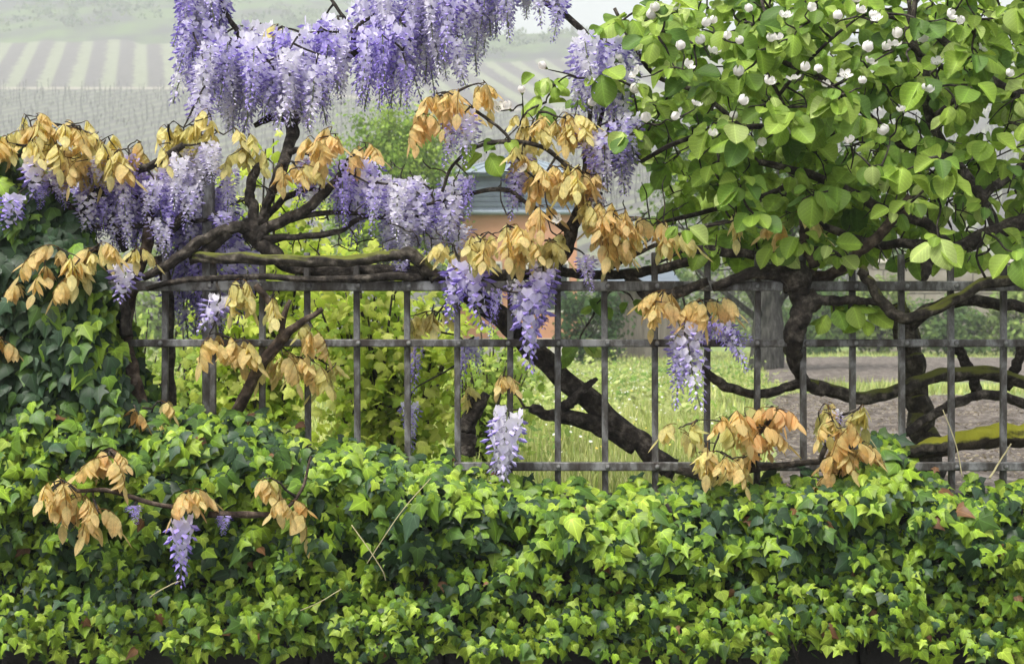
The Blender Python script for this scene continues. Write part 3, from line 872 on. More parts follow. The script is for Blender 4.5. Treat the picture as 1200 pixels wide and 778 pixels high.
# ================================================================== IRON FENCE
fence = empty('iron_fence', (0, 0, ZW)); tag(fence, 'weathered grey wrought iron bar fence on the low wall, wisteria stems over its rail', 'fence')
def rail(py, hpx, y0, y1, xa=-80, xb=1280):
    a = P(xa, py); b_ = P(xb, py); h = S(hpx) / 2
    V, Fs = bevel_box(a.x, b_.x, y0, y1, a.z - h, a.z + h, .003)
    return panel('rail', V, Fs, M_iron, fence)
rt = rail(335.5, 11.5, -.022, .0)
rm = rail(402, 9, -.020, -.002)
rb = rail(546, 10, -.022, .0)
bars = [15 + 58.05 * k for k in range(-1, 21)]
V, Fs = bevel_box(-.0095, .0095, .001, .018, -.5, .5, .0025)
riv_v, riv_f = [], []
for i in range(4):
    th = i / 3 * math.pi / 2
    for k in range(8):
        a = k * math.pi / 4
        riv_v.append((.0085 * math.cos(th) * math.cos(a), -.007 * math.sin(th), .0085 * math.cos(th) * math.sin(a)))
for i in range(3):
    for k in range(8):
        riv_f.append((i * 8 + k, i * 8 + (k + 1) % 8, (i + 1) * 8 + (k + 1) % 8, (i + 1) * 8 + k))
RIV = mesh('rivet', riv_v, riv_f, M_iron)
for k, px in enumerate(bars):
    top = 297 + rnd(-3, 4)
    xw = P(px + rnd(-.8, .8), 400).x
    zt_ = P(0, top).z; zb_ = ZW - .03
    Vb = [(a, b_, zb_ + (c + .5) * (zt_ - zb_)) for a, b_, c in V]
    me = mesh('bar', Vb, Fs, M_iron, smooth=False)
    link('bar', me, fence, Matrix.Translation((xw, 0, 0)) @ Matrix.Rotation(rnd(-.006, .006), 4, 'Y'))
    for rl, py, yf in ((rt, 335.5, -.0225), (rm, 402, -.0205), (rb, 546, -.0225)):
        v = P(px, py)
        link('rivet', RIV, rl, Matrix.Translation((xw, yf, v.z)))
# taller square post near the ivy
pv = P(243, 300, .03)
V, Fs = bevel_box(pv.x - .017, pv.x + .017, .03, .062, ZW - .02, P(0, 192, .03).z, .004)
panel('post', V, Fs, M_iron, fence)

# ================================================================== WISTERIA
def lerp(a, b, t): return tuple(x + (y - x) * t for x, y in zip(a, b))
PALE, LAV, MID, DEEP = (.92, .90, .96), (.62, .55, .90), (.39, .30, .77), (.16, .10, .48)
def raceme_mesh(L, W, n, tone=0.0, openness=1.0, seed=0, fs=.0138):
    """a hanging spike: axis, stalks, open pea flowers above and buds below"""
    r = random.Random(seed)
    V, T, C = [], [], []
    def add(vs, fs, cs):
        o = len(V); V.extend(vs); C.extend(cs); T.extend([tuple(i + o for i in f) for f in fs])
    ax = []
    bx, by = r.uniform(-.12, .12), r.uniform(-.12, .12)
    for i in range(9):
        t = i / 8; ax.append(np.array([bx * L * t * t, by * L * t * t, -L * t]))
    def axp(t):
        f = t * 8; i = min(7, int(f)); return ax[i] + (ax[i + 1] - ax[i]) * (f - i)
    g = (.22, .26, .12)
    for i in range(8):
        a, b = ax[i], ax[i + 1]; w_ = .0022
        add([a + (w_, 0, 0), a + (-w_ * .5, w_, 0), a + (-w_ * .5, -w_, 0), b + (w_, 0, 0), b + (-w_ * .5, w_, 0), b + (-w_ * .5, -w_, 0)],
            [(0, 1, 4), (0, 4, 3), (1, 2, 5), (1, 5, 4), (2, 0, 3), (2, 3, 5)], [g] * 6)
    for k in range(n):
        t = (k + r.uniform(.0, .8)) / n
        t = .04 + .96 * t
        a = k * 2.39996 + r.uniform(-.4, .4)
        op = max(0.0, min(1.0, (1.12 - t * 1.15) * openness + r.uniform(-.12, .12)))
        rad = W * (.30 + .70 * (1 - t) ** .75) * r.uniform(.65, 1.1) * (.55 + .45 * op)
        out = np.array([math.cos(a), math.sin(a), 0.0])
        p0 = axp(t); p1 = p0 + out * rad + np.array([0, 0, -.15 * rad + r.uniform(-.006, .006)])
        s = fs * (.45 + .75 * op) * r.uniform(.85, 1.2)
        side = np.array([-math.sin(a), math.cos(a), 0.0]); up = np.array([0, 0, 1.0])
        # stalk
        q = np.array([0, 0, .0012])
        add([p0 + q, p0 - q, p1], [(0, 1, 2)], [lerp(g, MID, .4)] * 3)
        tl = tone + r.uniform(-.18, .18)
        cb = lerp(LAV, PALE, min(1, max(0, .45 + tl))) if tl > -.2 else lerp(MID, LAV, .5)
        ck = lerp(MID, LAV, min(1, max(0, .35 + tl))) if tl < .55 else lerp(LAV, PALE, min(1, (tl - .35) * 1.6))
        if op > .3:
            # banner petal, folded back, two-lobed
            f = (out * .35 + up * .95); f /= np.linalg.norm(f)
            bk = -out * .35
            c0 = p1
            add([c0, c0 + (f * .9 + side * .95 + bk * .5) * s, c0 + (f * 1.7 + side * .6 + bk) * s, c0 + (f * 1.45 + bk * .6) * s, c0 + (f * 1.7 - side * .6 + bk) * s, c0 + (f * .9 - side * .95 + bk * .5) * s],
                [(0, 1, 2), (0, 2, 3), (0, 3, 4), (0, 4, 5)], [lerp(cb, ck, .5), cb, lerp(cb, PALE, .4), cb, lerp(cb, PALE, .4), cb])
        # wings and keel: a small boat
        kk = out * .8 - up * (.25 + .9 * (1 - op)); kk /= np.linalg.norm(kk)
        l = s * (1.7 if op > .3 else 1.9)
        e = p1 + kk * l
        m = p1 + kk * l * .55
        w_ = s * .5
        add([p1, m + side * w_ + up * w_ * .3, e, m - side * w_ + up * w_ * .3, m - up * w_ * .8 + out * 0], [(0, 1, 4), (1, 2, 4), (2, 3, 4), (3, 0, 4), (0, 3, 1), (1, 3, 2)], [ck, ck, lerp(ck, DEEP, .5), ck, lerp(ck, DEEP, .6)])
    return mesh('raceme', V, [list(f) for f in T], M_petal, C, smooth=False)
RAC = {'pale': [], 'mid': [], 'deep': [], 'white': [], 'big': [], 'bigpale': []}
for i in range(3): RAC['big'].append((raceme_mesh(.20, .036, 46, .0, 1.0, 80 + i, .0165), .20))
for i in range(2): RAC['bigpale'].append((raceme_mesh(.16, .034, 32, .5, 1.3, 90 + i, .018), .16))
for i in range(7): RAC['mid'].append((raceme_mesh(.27, .042, 70, .08, 1.08, i), .27))
for i in range(5): RAC['pale'].append((raceme_mesh(.25, .045, 70, .55, 1.35, 20 + i), .25))
for i in range(5): RAC['deep'].append((raceme_mesh(.27, .036, 66, -.35, .75, 40 + i), .27))
for i in range(2): RAC['white'].append((raceme_mesh(.26, .036, 90, .85, 1.5, 60 + i), .26))

BR = [(.80, .63, .29), (.80, .56, .27), (.85, .75, .36), (.70, .69, .28), (.60, .36, .12)]   # ochre, orange, yellow, olive yellow, rust
def pinnate_geo(seed):
    """one compound leaf: rachis and leaflets, growing along +X and drooping"""
    r = random.Random(seed)
    L = r.uniform(.09, .16); n = r.choice((4, 5, 5, 6))
    rise = r.uniform(-.1, .55); pts = []
    for i in range(9):
        t = i / 8
        pts.append(np.array([L * (t - .18 * t * t), r.uniform(-.002, .002) + 0.02 * L * math.sin(seed) * t, L * (rise * t - (rise + r.uniform(.45, .5)) * t * t)]))
    def at(t):
        f = t * 8; i = min(7, int(f)); return pts[i] + (pts[i + 1] - pts[i]) * (f - i), (pts[min(8, i + 1)] - pts[i])
    lf = []
    for k in range(n):
        t = .25 + .70 * k / n
        for s in (-1, 1):
            p, d = at(t + r.uniform(-.015, .015)); d = d / np.linalg.norm(d)
            side = np.array([-d[1], d[0], 0]) * s
            tip = side * r.uniform(.2, .7) + d * r.uniform(.1, .35) + np.array([0, 0, -1.0]) * r.uniform(1.0, 1.6)
            nrm = side * .8 + np.array([r.uniform(-.5, .5), r.uniform(-.5, .5), .5])
            lf.append((r.randrange(3), basis(nrm, tip) * r.uniform(.062, .086) * (.75 + .25 * math.sin(math.pi * (k + .7) / n)), p))
    p, d = at(.99)
    lf.append((0, basis(np.array([.5, 0, .8]), d / np.linalg.norm(d) + np.array([0, 0, -.6])) * .075, p))
    return pts, lf
PIN = [pinnate_geo(s) for s in range(9)]
pin_cache, rach_cache, lfl_cache = {}, {}, {}
def rachis_verts(pts):
    return tube_geo([(*p, .0016) for p in pts], 4, 0, cap=False)
def pin_mesh(i, ci):
    if (i, ci) not in pin_cache:
        pts, lf = PIN[i]; r = random.Random(i * 17 + ci)
        V, T = rachis_verts(pts); V = [np.array(v) for v in V]; C = [(.30, .17, .06)] * len(V); LF = [(.3, 0, 0)] * len(V); T = [list(t) for t in T]
        for ti, A, loc in lf:
            tv, tf, tcol = LEAFLET[ti]; o = len(V)
            V.extend(list(tv @ A.T + loc)); LF.extend(tv.tolist()); f_ = r.uniform(.85, 1.15)
            base = np.array(lerp(BR[ci], BR[(ci + 1) % len(BR)], r.uniform(0, .35)))
            C.extend([tuple(lerp(np.array((.60, .60, .27)) * f_, base * f_ * q, min(1, .35 + yy))) for q, yy in zip(tcol, tv[:, 1])]); T.extend([[a + o for a in f] for f in tf])
        pin_cache[(i, ci)] = mesh('leaf', V, T, M_bronze, C); set_lf(pin_cache[(i, ci)], LF)
    return pin_cache[(i, ci)]
def leaflet_mesh(ti, ci, q):
    if (ti, ci, q) not in lfl_cache:
        tv, tf, tcol = LEAFLET[ti]
        lfl_cache[(ti, ci, q)] = mesh_np('leaflet', tv, tf, M_bronze, np.array(BR[ci])[None] * (.85 + .1 * q) * tcol[:, None]); set_lf(lfl_cache[(ti, ci, q)], tv)
    return lfl_cache[(ti, ci, q)]
nleaflets = [0]
def put_leaf(plant, loc, yaw, pitch, scale, ci, split=False):
    i = random.randrange(len(PIN))
    M = Matrix.Translation(loc) @ Matrix.Rotation(yaw, 4, 'Z') @ Matrix.Rotation(pitch, 4, 'Y') @ Matrix.Scale(scale, 4)
    if split and nleaflets[0] < 290:
        pts, lf = PIN[i]
        if i not in rach_cache:
            V, T = rachis_verts(pts); rach_cache[i] = mesh('leaf', V, T, M_bronze, [(.30, .17, .06)] * len(V))
        o = link('leaf', rach_cache[i], plant, M)
        for ti, A, l in lf:
            M2 = Matrix.Identity(4)
            for a in range(3):
                for b in range(3): M2[a][b] = A[a, b]
                M2[a][3] = l[a]
            c = bpy.data.objects.new('leaflet', leaflet_mesh(ti, ci, random.randrange(4))); COL.objects.link(c)
            c.parent = o; c.matrix_basis = M2; nleaflets[0] += 1
    else:
        link('leaf', pin_mesh(i, ci), plant, M)

class Twigs:
    """thin shoots that tie every leaf and flower to the nearest wood"""
    def __init__(s, nodes): s.nodes = np.array([tuple(n) for n in nodes]); s.V = []; s.T = []
    def tie(s, p, r=.003, sag=.07, add=True, maxd=9):
        p = np.array(p); d = np.linalg.norm((s.nodes - p) * np.array([1, 1, 1.0]), axis=1)
        j = int(np.argmin(d)); q = s.nodes[j]
        L = d[j]
        if L > .02:
            m1 = q + (p - q) * .35 + np.array([rnd(-1, 1), rnd(-1, 1), rnd(-.6, .9)]) * L * sag
            m2 = q + (p - q) * .72 + np.array([rnd(-1, 1), rnd(-1, 1), rnd(-.6, .9)]) * L * sag * .8
            pth = catmull([(*q, r * 1.5), (*m1, r * 1.25), (*m2, r), (*p, r * .75)], 3)
            V, T = tube_geo(pth, 5, .1, L * 9, cap=False); o = len(s.V)
            s.V += V; s.T += [tuple(i + o for i in f) for f in T]
            if add: s.nodes = np.vstack([s.nodes, np.array([m1, m2, p])])
    def build(s, parent, mat, name='twigs'):
        if s.V:
            o = link(name, mesh(name, s.V, s.T, mat), parent); o['kind'] = 'stuff'

# ---- main vine
wis = empty('wisteria_vine', P(770, 545, .12)); tag(wis, 'old wisteria with leaning dark trunk behind the bars, lavender flowers and bronze leaves', 'wisteria')
nodes = []
def wb(pts, mat=M_bark, plant=None, store=None, **k):
    o, p = branch(plant or wis, pts, mat, **k); (nodes if store is None else store).extend(p); return o
branch(wis, [(790, 552, .14, 18), (752, 520, .13, 15), (700, 478, .12, 15), (640, 425, .11, 15), (590, 375, .10, 15), (548, 345, .07, 14), (512, 322, .04, 12)], M_bark, name='trunk', segs=16)
nodes += [P(700, 478, .12), P(640, 425, .11), P(590, 375, .1), P(548, 345, .07), P(512, 322, .04)]
wb([(622, 478, .05, 6), (640, 487, .07, 8), (668, 488, .09, 11), (708, 500, .12, 13), (745, 520, .13, 14)])
wb([(655, 482, .09, 7), (672, 468, .07, 6), (688, 452, .05, 4.5), (699, 444, .04, 3)])
wb([(545, 532, .10, 15), (547, 500, .10, 13), (560, 478, .10, 9), (570, 462, .10, 6)], name='branch')
wb([(560, 480, .10, 5), (552, 470, .09, 4), (548, 462, .08, 3)])
# stems lying along the top rail
wb([(512, 328, -.02, 9), (497, 312, -.03, 9), (476, 298, -.04, 8.5), (450, 301, -.04, 8), (400, 306, -.04, 8), (320, 305, -.04, 7.5), (262, 302, -.04, 8), (226, 302, -.03, 9)], M_bark_moss)
wb([(520, 325, .05, 10), (480, 319, .05, 10), (420, 318, .05, 10), (360, 317, .05, 9), (330, 306, .06, 11), (308, 285, .06, 13), (298, 272, .06, 15), (290, 262, .06, 9)])
wb([(505, 322, .0, 9), (440, 325, -.05, 5), (380, 328, -.05, 4.5), (300, 324, -.05, 4), (215, 329, -.05, 4), (172, 338, -.04, 3)])
wb([(296, 268, .05, 9), (268, 268, .0, 8), (235, 283, -.04, 7.5), (205, 306, -.05, 6.5), (168, 326, -.05, 4.5)])
wb([(268, 272, .0, 7), (240, 296, -.02, 7), (222, 305, -.03, 6)])
# knot arms
wb([(298, 270, .06, 8.9), (296, 245, .07, 6.7), (292, 225, .08, 5.9), (300, 200, .09, 5.2), (310, 190, .1, 3.7)])
wb([(306, 262, .06, 6.7), (316, 232, .05, 5.5), (326, 202, .05, 5.2), (333, 190, .05, 4.4)])
wb([(300, 272, .05, 8.1), (335, 258, .04, 6.7), (368, 238, .03, 5.9), (388, 218, .02, 5.2), (400, 204, .01, 4.4)])
wb([(305, 280, .05, 6.7), (350, 277, .05, 4.4), (395, 272, .05, 3.7), (418, 258, .06, 3), (440, 252, .08, 2.2)])
wb([(340, 258, .05, 4.4), (370, 250, .05, 3.7), (410, 250, .06, 3), (450, 256, .08, 2.2), (500, 262, .08, 1.5)])
wb([(310, 255, .08, 4.4), (335, 232, .09, 4.4), (360, 222, .1, 3), (380, 225, .12, 2.2)])
# tall stem into the flower canopy
wb([(328, 208, .06, 7), (335, 182, .12, 8), (343, 155, .2, 9), (348, 132, .25, 8), (368, 112, .28, 7), (388, 92, .3, 7), (398, 72, .3, 6), (430, 52, .3, 6), (470, 40, .3, 5), (500, 14, .3, 5), (560, 2, .3, 5), (620, -8, .3, 4)])
wb([(345, 140, .25, 6), (320, 138, .3, 5), (298, 148, .3, 3)])
wb([(335, 180, .12, 4), (350, 176, .1, 4), (358, 180, .08, 3)])
wb([(388, 92, .3, 6), (350, 66, .32, 5), (310, 60, .35, 4), (285, 52, .35, 4), (278, 36, .35, 3.5), (262, 12, .35, 3), (255, -10, .35, 2)])
wb([(310, 60, .35, 3), (268, 50, .4, 3), (240, 20, .4, 3), (232, -12, .4, 2.5)])
wb([(436, 20, .3, 2), (420, 30, .3, 2.5), (412, 45, .3, 3), (430, 52, .3, 4)])
wb([(385, -6, .3, 2), (395, 10, .3, 2.5), (408, 28, .3, 2.5), (418, 48, .3, 3)])
wb([(620, -8, .3, 4), (665, 20, .2, 4), (700, 60, .15, 4), (708, 110, .12, 3), (700, 160, .1, 3)])
# right-hand stems over the rail
wb([(535, 338, .06, 9), (600, 322, .05, 8), (640, 316, .04, 7), (664, 296, .02, 8), (668, 272, .0, 9), (676, 252, -.02, 9), (690, 236, -.03, 6)])
wb([(640, 316, .04, 6), (700, 322, .03, 6), (760, 318, .03, 6), (830, 300, .04, 6)])
wb([(690, 236, -.03, 4), (672, 205, -.05, 3), (640, 175, -.06, 3), (600, 166, -.06, 3), (560, 172, -.06, 2.5), (530, 195, -.06, 2), (518, 225, -.06, 2)])
wb([(600, 166, -.06, 2), (585, 150, -.07, 2), (560, 132, -.07, 2), (545, 118, -.07, 2)])
wb([(690, 236, -.03, 3), (685, 200, .0, 3), (690, 150, .03, 3), (695, 100, .06, 3)])
wb([(668, 272, 0, 4), (620, 240, -.02, 3), (590, 222, -.03, 3), (540, 230, -.03, 2.5), (500, 240, -.02, 2)])
wb([(735, 322, .03, 6), (760, 345, .0, 9), (780, 348, -.03, 9), (800, 340, -.05, 7), (830, 330, -.06, 5)])
wb([(700, 322, .03, 4), (740, 300, -.02, 3), (780, 282, -.04, 3), (840, 262, -.05, 2.5), (900, 262, -.05, 2)])
# reddish shoot in front of the bars at left
wb([(272, 492, -.05, 8), (288, 462, -.06, 8), (304, 432, -.07, 8), (325, 404, -.08, 7), (345, 384, -.08, 5), (378, 362, -.08, 3)], M_bark_brown)
wb([(330, 400, -.08, 5), (332, 372, -.08, 4), (340, 352, -.08, 2.5)], M_bark_brown)
wb([(322, 375, -.08, 3), (314, 352, -.07, 4), (300, 335, -.06, 5)], M_bark_brown)
wb([(885, 550, -.08, 4), (880, 520, -.10, 3.5), (900, 495, -.12, 3), (905, 475, -.12, 2)])
wb([(790, 548, .0, 6), (840, 560, -.06, 5), (885, 550, -.08, 4), (960, 540, -.08, 4), (1010, 530, -.06, 3)])
wb([(960, 540, -.08, 3), (972, 515, -.1, 3), (985, 490, -.1, 2)])
TW = Twigs(nodes)
racemes_done = [0]
def put_raceme(plant, tw, px, py, y, Lpx, tone, wid=1.0, tilt=(0, 0)):
    me, L0 = random.choice(RAC[tone])
    loc = P(px, py, y); L = S(Lpx, y)
    sz = L / L0
    k = max(.75, min(1.2, sz ** .5)) * wid
    M = Matrix.Translation(loc) @ Matrix.Rotation(tilt[0] + rnd(-.12, .12), 4, 'Y') @ Matrix.Rotation(tilt[1] + rnd(-.12, .12), 4, 'X') @ Matrix.Rotation(rnd(0, 6.28), 4, 'Z') @ Matrix.Diagonal((k, k, sz, 1))
    link('raceme', me, plant, M)
    tw.tie(loc, .0028)
    racemes_done[0] += 1
def fill_racemes(plant, tw, poly, n, y0, y1, l0, l1, tones, wid=1.0):
    xs = [p[0] for p in poly]; ys = [p[1] for p in poly]; c = 0; g = 0
    while c < n and g < 40000:
        g += 1
        x = rnd(min(xs), max(xs)); y = rnd(min(ys) - 20, max(ys)); L = rnd(l0, l1)
        if in_poly(x, y + L * .5, poly) and in_poly(x, y + L * .96, poly) and in_poly(x, y + L * .2, poly):
            put_raceme(plant, tw, x, y, rnd(y0, y1), L, random.choice(tones), wid); c += 1
TOPMASS = [(214, -40), (262, -40), (262, 50), (300, 42), (345, 45), (385, 32), (420, 15), (440, -30), (650, -40), (640, 30), (592, 42), (556, 82), (522, 118), (498, 112), (475, 142), (430, 128), (392, 122), (380, 152), (345, 148), (300, 152), (250, 160), (218, 140)]
fill_racemes(wis, TW, TOPMASS, 118, .12, .62, 52, 110, ['mid', 'pale', 'pale', 'white', 'deep'], .98)
fill_racemes(wis, TW, [(222, 50), (400, 45), (392, 150), (300, 172), (225, 168)], 20, .05, .5, 45, 90, ['pale', 'mid', 'white'], 1.05)
fill_racemes(wis, TW, [(545, -45), (668, -45), (664, 52), (610, 44), (560, 66)], 13, .1, .35, 50, 80, ['mid', 'pale'], .95)
fill_racemes(wis, TW, [(212, -30), (262, -30), (258, 150), (222, 150)], 12, .2, .5, 60, 110, ['mid', 'pale'], 1.0)
fill_racemes(wis, TW, [(260, 50), (350, 45), (380, 110), (340, 158), (256, 162)], 20, .1, .4, 55, 85, ['pale', 'white', 'mid'], 1.05)
fill_racemes(wis, TW, [(420, 40), (470, 30), (480, 140), (425, 130)], 10, .1, .3, 70, 100, ['deep', 'mid'], 1.0)
fill_racemes(wis, TW, [(662, 40), (740, 60), (745, 165), (690, 165), (664, 110)], 13, -.12, .12, 60, 90, ['mid', 'pale'], 1.0)
fill_racemes(wis, TW, [(355, 185), (440, 195), (440, 295), (395, 290), (352, 240)], 12, .0, .2, 55, 85, ['mid', 'pale', 'deep'], 1.0)
fill_racemes(wis, TW, [(432, 205), (500, 200), (560, 225), (562, 312), (455, 312)], 26, .0, .35, 30, 70, ['pale', 'white', 'mid', 'pale'], 1.1)
fill_racemes(wis, TW, [(660, 150), (745, 140), (735, 235), (690, 215)], 8, -.12, .08, 55, 72, ['mid', 'pale'], 1.1)
fill_racemes(wis, TW, [(200, 250), (300, 270), (300, 395), (205, 395)], 18, .07, .3, 70, 100, ['deep', 'mid', 'mid'], 1.2)
for (px, py, y, L, tn, wd, ti) in [
    (550, 308, -.07, 76, 'big', 1.3, (0, 0)), (538, 316, -.06, 62, 'big', 1.2, (.1, 0)), (530, 225, -.03, 60, 'pale', 1.1, (0, 0)), (582, 338, -.07, 58, 'deep', .75, (0, 0)), (638, 306, -.08, 78, 'mid', 1.1, (.12, 0)),
    (622, 345, -.09, 88, 'big', 1.1, (.05, 0)), (636, 322, -.09, 66, 'big', 1.1, (0, 0)), (606, 330, -.05, 50, 'pale', .9, (0, 0)), (686, 300, -.05, 42, 'mid', .9, (0, 0)),
    (804, 372, -.08, 108, 'pale', 1.1, (.08, 0)), (800, 400, -.07, 80, 'mid', 1.0, (.05, 0)), (822, 382, -.10, 62, 'deep', 1.15, (-1.15, 0)), (845, 380, -.09, 62, 'mid', 1.0, (-.6, 0)),
    (488, 398, .12, 62, 'deep', 1.0, (0, 0)), (545, 400, .14, 62, 'deep', .9, (0, 0)), (555, 395, .2, 45, 'mid', .8, (0, 0)), (595, 480, -.10, 112, 'pale', 1.0, (0, 0)), (597, 490, -.09, 90, 'white', .8, (0, 0)), (480, 470, .8, 60, 'mid', .9, (0, 0)),
    (545, 132, -.08, 62, 'pale', 1.0, (0, 0)), (530, 140, -.07, 55, 'mid', 1.0, (0, 0)), (612, 180, -.02, 62, 'mid', 1.05, (.1, 0)), (606, 205, .0, 55, 'mid', 1.0, (.1, 0)), (704, 160, -.04, 72, 'mid', 1.05, (0, 0)),
    (548, 205, -.04, 52, 'deep', .9, (0, 0)), (705, 226, -.06, 30, 'pale', .9, (.9, 0)), (372, 178, .03, 45, 'deep', .95, (0, 0)), (258, 345, .05, 45, 'mid', 1.0, (0, 0)), (258, 350, -.06, 44, 'bigpale', 1.0, (.4, 0)),
    (980, 480, -.11, 42, 'pale', .6, (.15, 0)), (998, 508, -.11, 18, 'mid', .7, (0, 0)), (470, 300, -.02, 30, 'mid', .9, (0, 0)), (232, 310, .1, 70, 'deep', 1.1, (0, 0))]:
    put_raceme(wis, TW, px, py, y, L, tn, wd, ti)

LEAFN = [0]
def spray(plant, tw, px, py, y, n, sx_, sy_, cis, scale=1.0, split=False):
    """a tuft of drooping compound leaves round a shoot tip"""
    tw.tie(P(px, py, y), .003)
    for k in range(int(n * 2.2 + .5)):
        x = px + random.gauss(0, 1) * sx_ * .6; yy = py + random.gauss(0, 1) * sy_ * .6; d = y + rnd(-.08, .06)
        loc = P(x, yy, d)
        a = rnd(0, 6.28)
        put_leaf(plant, loc, a, rnd(-.15, .75), scale * rnd(.48, .8), random.choice(cis), split)
        tw.tie(loc, .0016, .05); LEAFN[0] += 1
OC, OR, YE, OL, RU = 0, 1, 2, 3, 4
for a in [
    (215, 150, .05, 4, 26, 10, (YE, OL)), (262, 158, .05, 4, 26, 8, (OL, YE)), (245, 132, .05, 1, 6, 6, (YE,)), (200, 168, .03, 2, 12, 8, (YE, OL)), (290, 172, .05, 3, 14, 10, (OL,)),
    (385, 160, .0, 5, 16, 10, (OC, OR)), (428, 172, .02, 2, 10, 6, (OR,)), (345, 190, .0, 2, 10, 6, (YE, OC)), (330, 192, .02, 1, 6, 4, (OC,)),
    (525, 108, -.06, 4, 16, 8, (OC, OR)), (560, 98, -.06, 2, 8, 5, (OC,)), (500, 130, -.05, 3, 12, 8, (OR,)), (528, 128, -.05, 2, 12, 8, (OC,)), (325, 30, .3, 1, 4, 4, (YE,)),
    (625, 140, -.03, 4, 18, 10, (OC, YE)), (660, 138, -.03, 5, 22, 10, (OC, YE)), (690, 150, -.02, 3, 14, 8, (YE, OC)), (616, 172, -.03, 2, 6, 8, (OC, YE)),
    (640, 202, -.07, 6, 16, 10, (OR, OC)), (672, 198, -.07, 6, 16, 10, (OC, YE, OR)), (694, 205, -.07, 4, 12, 8, (OC, OR)), (632, 244, -.08, 2, 8, 6, (OR,)),
    (572, 272, -.07, 4, 20, 8, (OC, YE)), (598, 268, -.07, 3, 12, 8, (OC, YE)), (560, 292, -.06, 2, 12, 5, (YE, OL)), (615, 282, -.07, 3, 16, 8, (YE, OC)), (645, 282, -.06, 3, 14, 8, (YE, OL)), (532, 288, -.06, 2, 10, 6, (YE, OL)),
    (705, 252, -.08, 7, 22, 10, (OC, OR)), (745, 258, -.08, 7, 20, 10, (OC, OR, YE)), (780, 268, -.08, 3, 12, 8, (OC, YE)), (725, 280, -.07, 4, 20, 8, (OC, YE)), (698, 236, -.08, 3, 14, 8, (YE, OC)),
    (858, 252, -.08, 1, 10, 6, (YE, OC)), (908, 256, -.08, 1.4, 14, 6, (OC, YE)), (780, 345, -.09, 4, 14, 8, (OR, OC)), (820, 352, -.09, 4, 18, 6, (OC, OR)),
    (500, 365, .1, 3, 20, 6, (OL, YE)), (590, 440, -.02, 2, 6, 6, (OC,)), (545, 455, .08, 1, 4, 4, (OL,))]:
    spray(wis, TW, *a)
for a in [(850, 492, -.12, 5, 26, 12, (OC, YE, OL)), (885, 500, -.13, 5, 20, 14, (OC, OR)), (910, 480, -.12, 3, 10, 10, (OR, OC)), (835, 530, -.14, 3, 16, 8, (OC, YE)), (862, 540, -.15, 3, 14, 8, (YE, OC)),
          (965, 480, -.11, 4, 14, 10, (OL, OC)), (985, 500, -.12, 4, 14, 10, (OC, RU)), (1000, 520, -.13, 3, 12, 8, (RU, OR)), (985, 538, -.14, 3, 8, 8, (OC, OR)), (800, 500, -.1, 2, 8, 8, (OL, YE)), (1008, 478, -.1, 2, 8, 6, (OL,))]:
    spray(wis, TW, *a, split=True)
for a in [(285, 335, -.08, 3, 10, 6, (OL, YE)), (322, 345, -.08, 2, 8, 6, (OL, YE)), (245, 392, -.08, 2, 12, 5, (OC,)), (280, 400, -.08, 3, 12, 6, (YE, OC)), (335, 410, -.06, 3, 18, 8, (OL, OC)), (355, 420, -.05, 3, 16, 10, (OC, OL)), (365, 380, -.07, 2, 10, 6, (OC, OL)), (390, 430, .02, 2, 10, 8, (OL,))]:
    spray(wis, TW, *a)
for _ in range(130):
    TW.tie(P(rnd(285, 540), rnd(185, 300), rnd(-.04, .2)), .0019, .12)
for _ in range(40):
    TW.tie(P(rnd(560, 840), rnd(200, 330), rnd(-.04, .2)), .0019, .12)
TW.build(wis, M_bark)

# ---- second vine at the ivy corner
wl = empty('wisteria_vine', P(170, 500, .02)); tag(wl, 'wisteria climbing out of the ivy clad corner with yellow bronze leaf tufts', 'wisteria')
nl_ = []
def lb(pts, mat=M_bark, **k): return wb(pts, mat, wl, nl_, **k)
branch(wl, [(172, 520, .0, 11), (166, 470, -.03, 10), (154, 430, -.03, 10), (148, 400, .0, 9), (152, 350, .03, 8), (162, 315, .03, 8), (172, 285, .02, 9), (176, 262, .02, 7), (168, 232, .02, 5)], M_bark_brown, name='trunk', segs=14)
nl_ += [P(152, 430, -.05), P(150, 350, -.02), P(172, 285, .02), P(168, 232, .02)]
lb([(200, 500, .08, 9), (199, 440, .08, 8), (197, 390, .08, 7), (196, 340, .07, 7), (185, 300, .05, 6)])
lb([(148, 395, -.05, 7), (145, 340, -.06, 6), (130, 300, -.08, 5), (110, 292, -.12, 4)])
lb([(186, 288, .02, 6), (205, 265, .0, 6), (222, 247, -.02, 5)])
lb([(90, 250, .0, 6), (110, 232, .0, 6), (128, 215, -.01, 6), (138, 200, -.02, 5)])
lb([(82, 266, .02, 3), (140, 266, .02, 3.4), (200, 261, .02, 3.4), (242, 258, .03, 3)])
lb([(104, 218, .03, 4), (118, 240, .03, 4.5), (134, 268, .03, 5), (148, 295, .03, 5)])
lb([(138, 212, -.02, 5), (160, 200, -.02, 5), (185, 190, -.01, 5), (215, 170, .0, 4)])
lb([(90, 250, .0, 4), (70, 230, -.05, 3), (48, 205, -.08, 3), (35, 190, -.08, 2)])
lb([(110, 292, -.12, 3), (80, 300, -.15, 2.5), (50, 318, -.16, 2.2), (20, 335, -.16, 2)])
lb([(168, 505, -.1, 4), (200, 550, -.22, 4), (236, 598, -.34, 4), (275, 602, -.35, 4.5), (318, 602, -.33, 3)], M_bark_brown)
lb([(95, 500, -.2, 5), (120, 520, -.26, 5), (150, 548, -.32, 4)], M_bark_brown)
lb([(240, 600, -.36, 4), (180, 590, -.4, 3), (130, 575, -.42, 3), (90, 575, -.43, 2.5)], M_bark_brown)
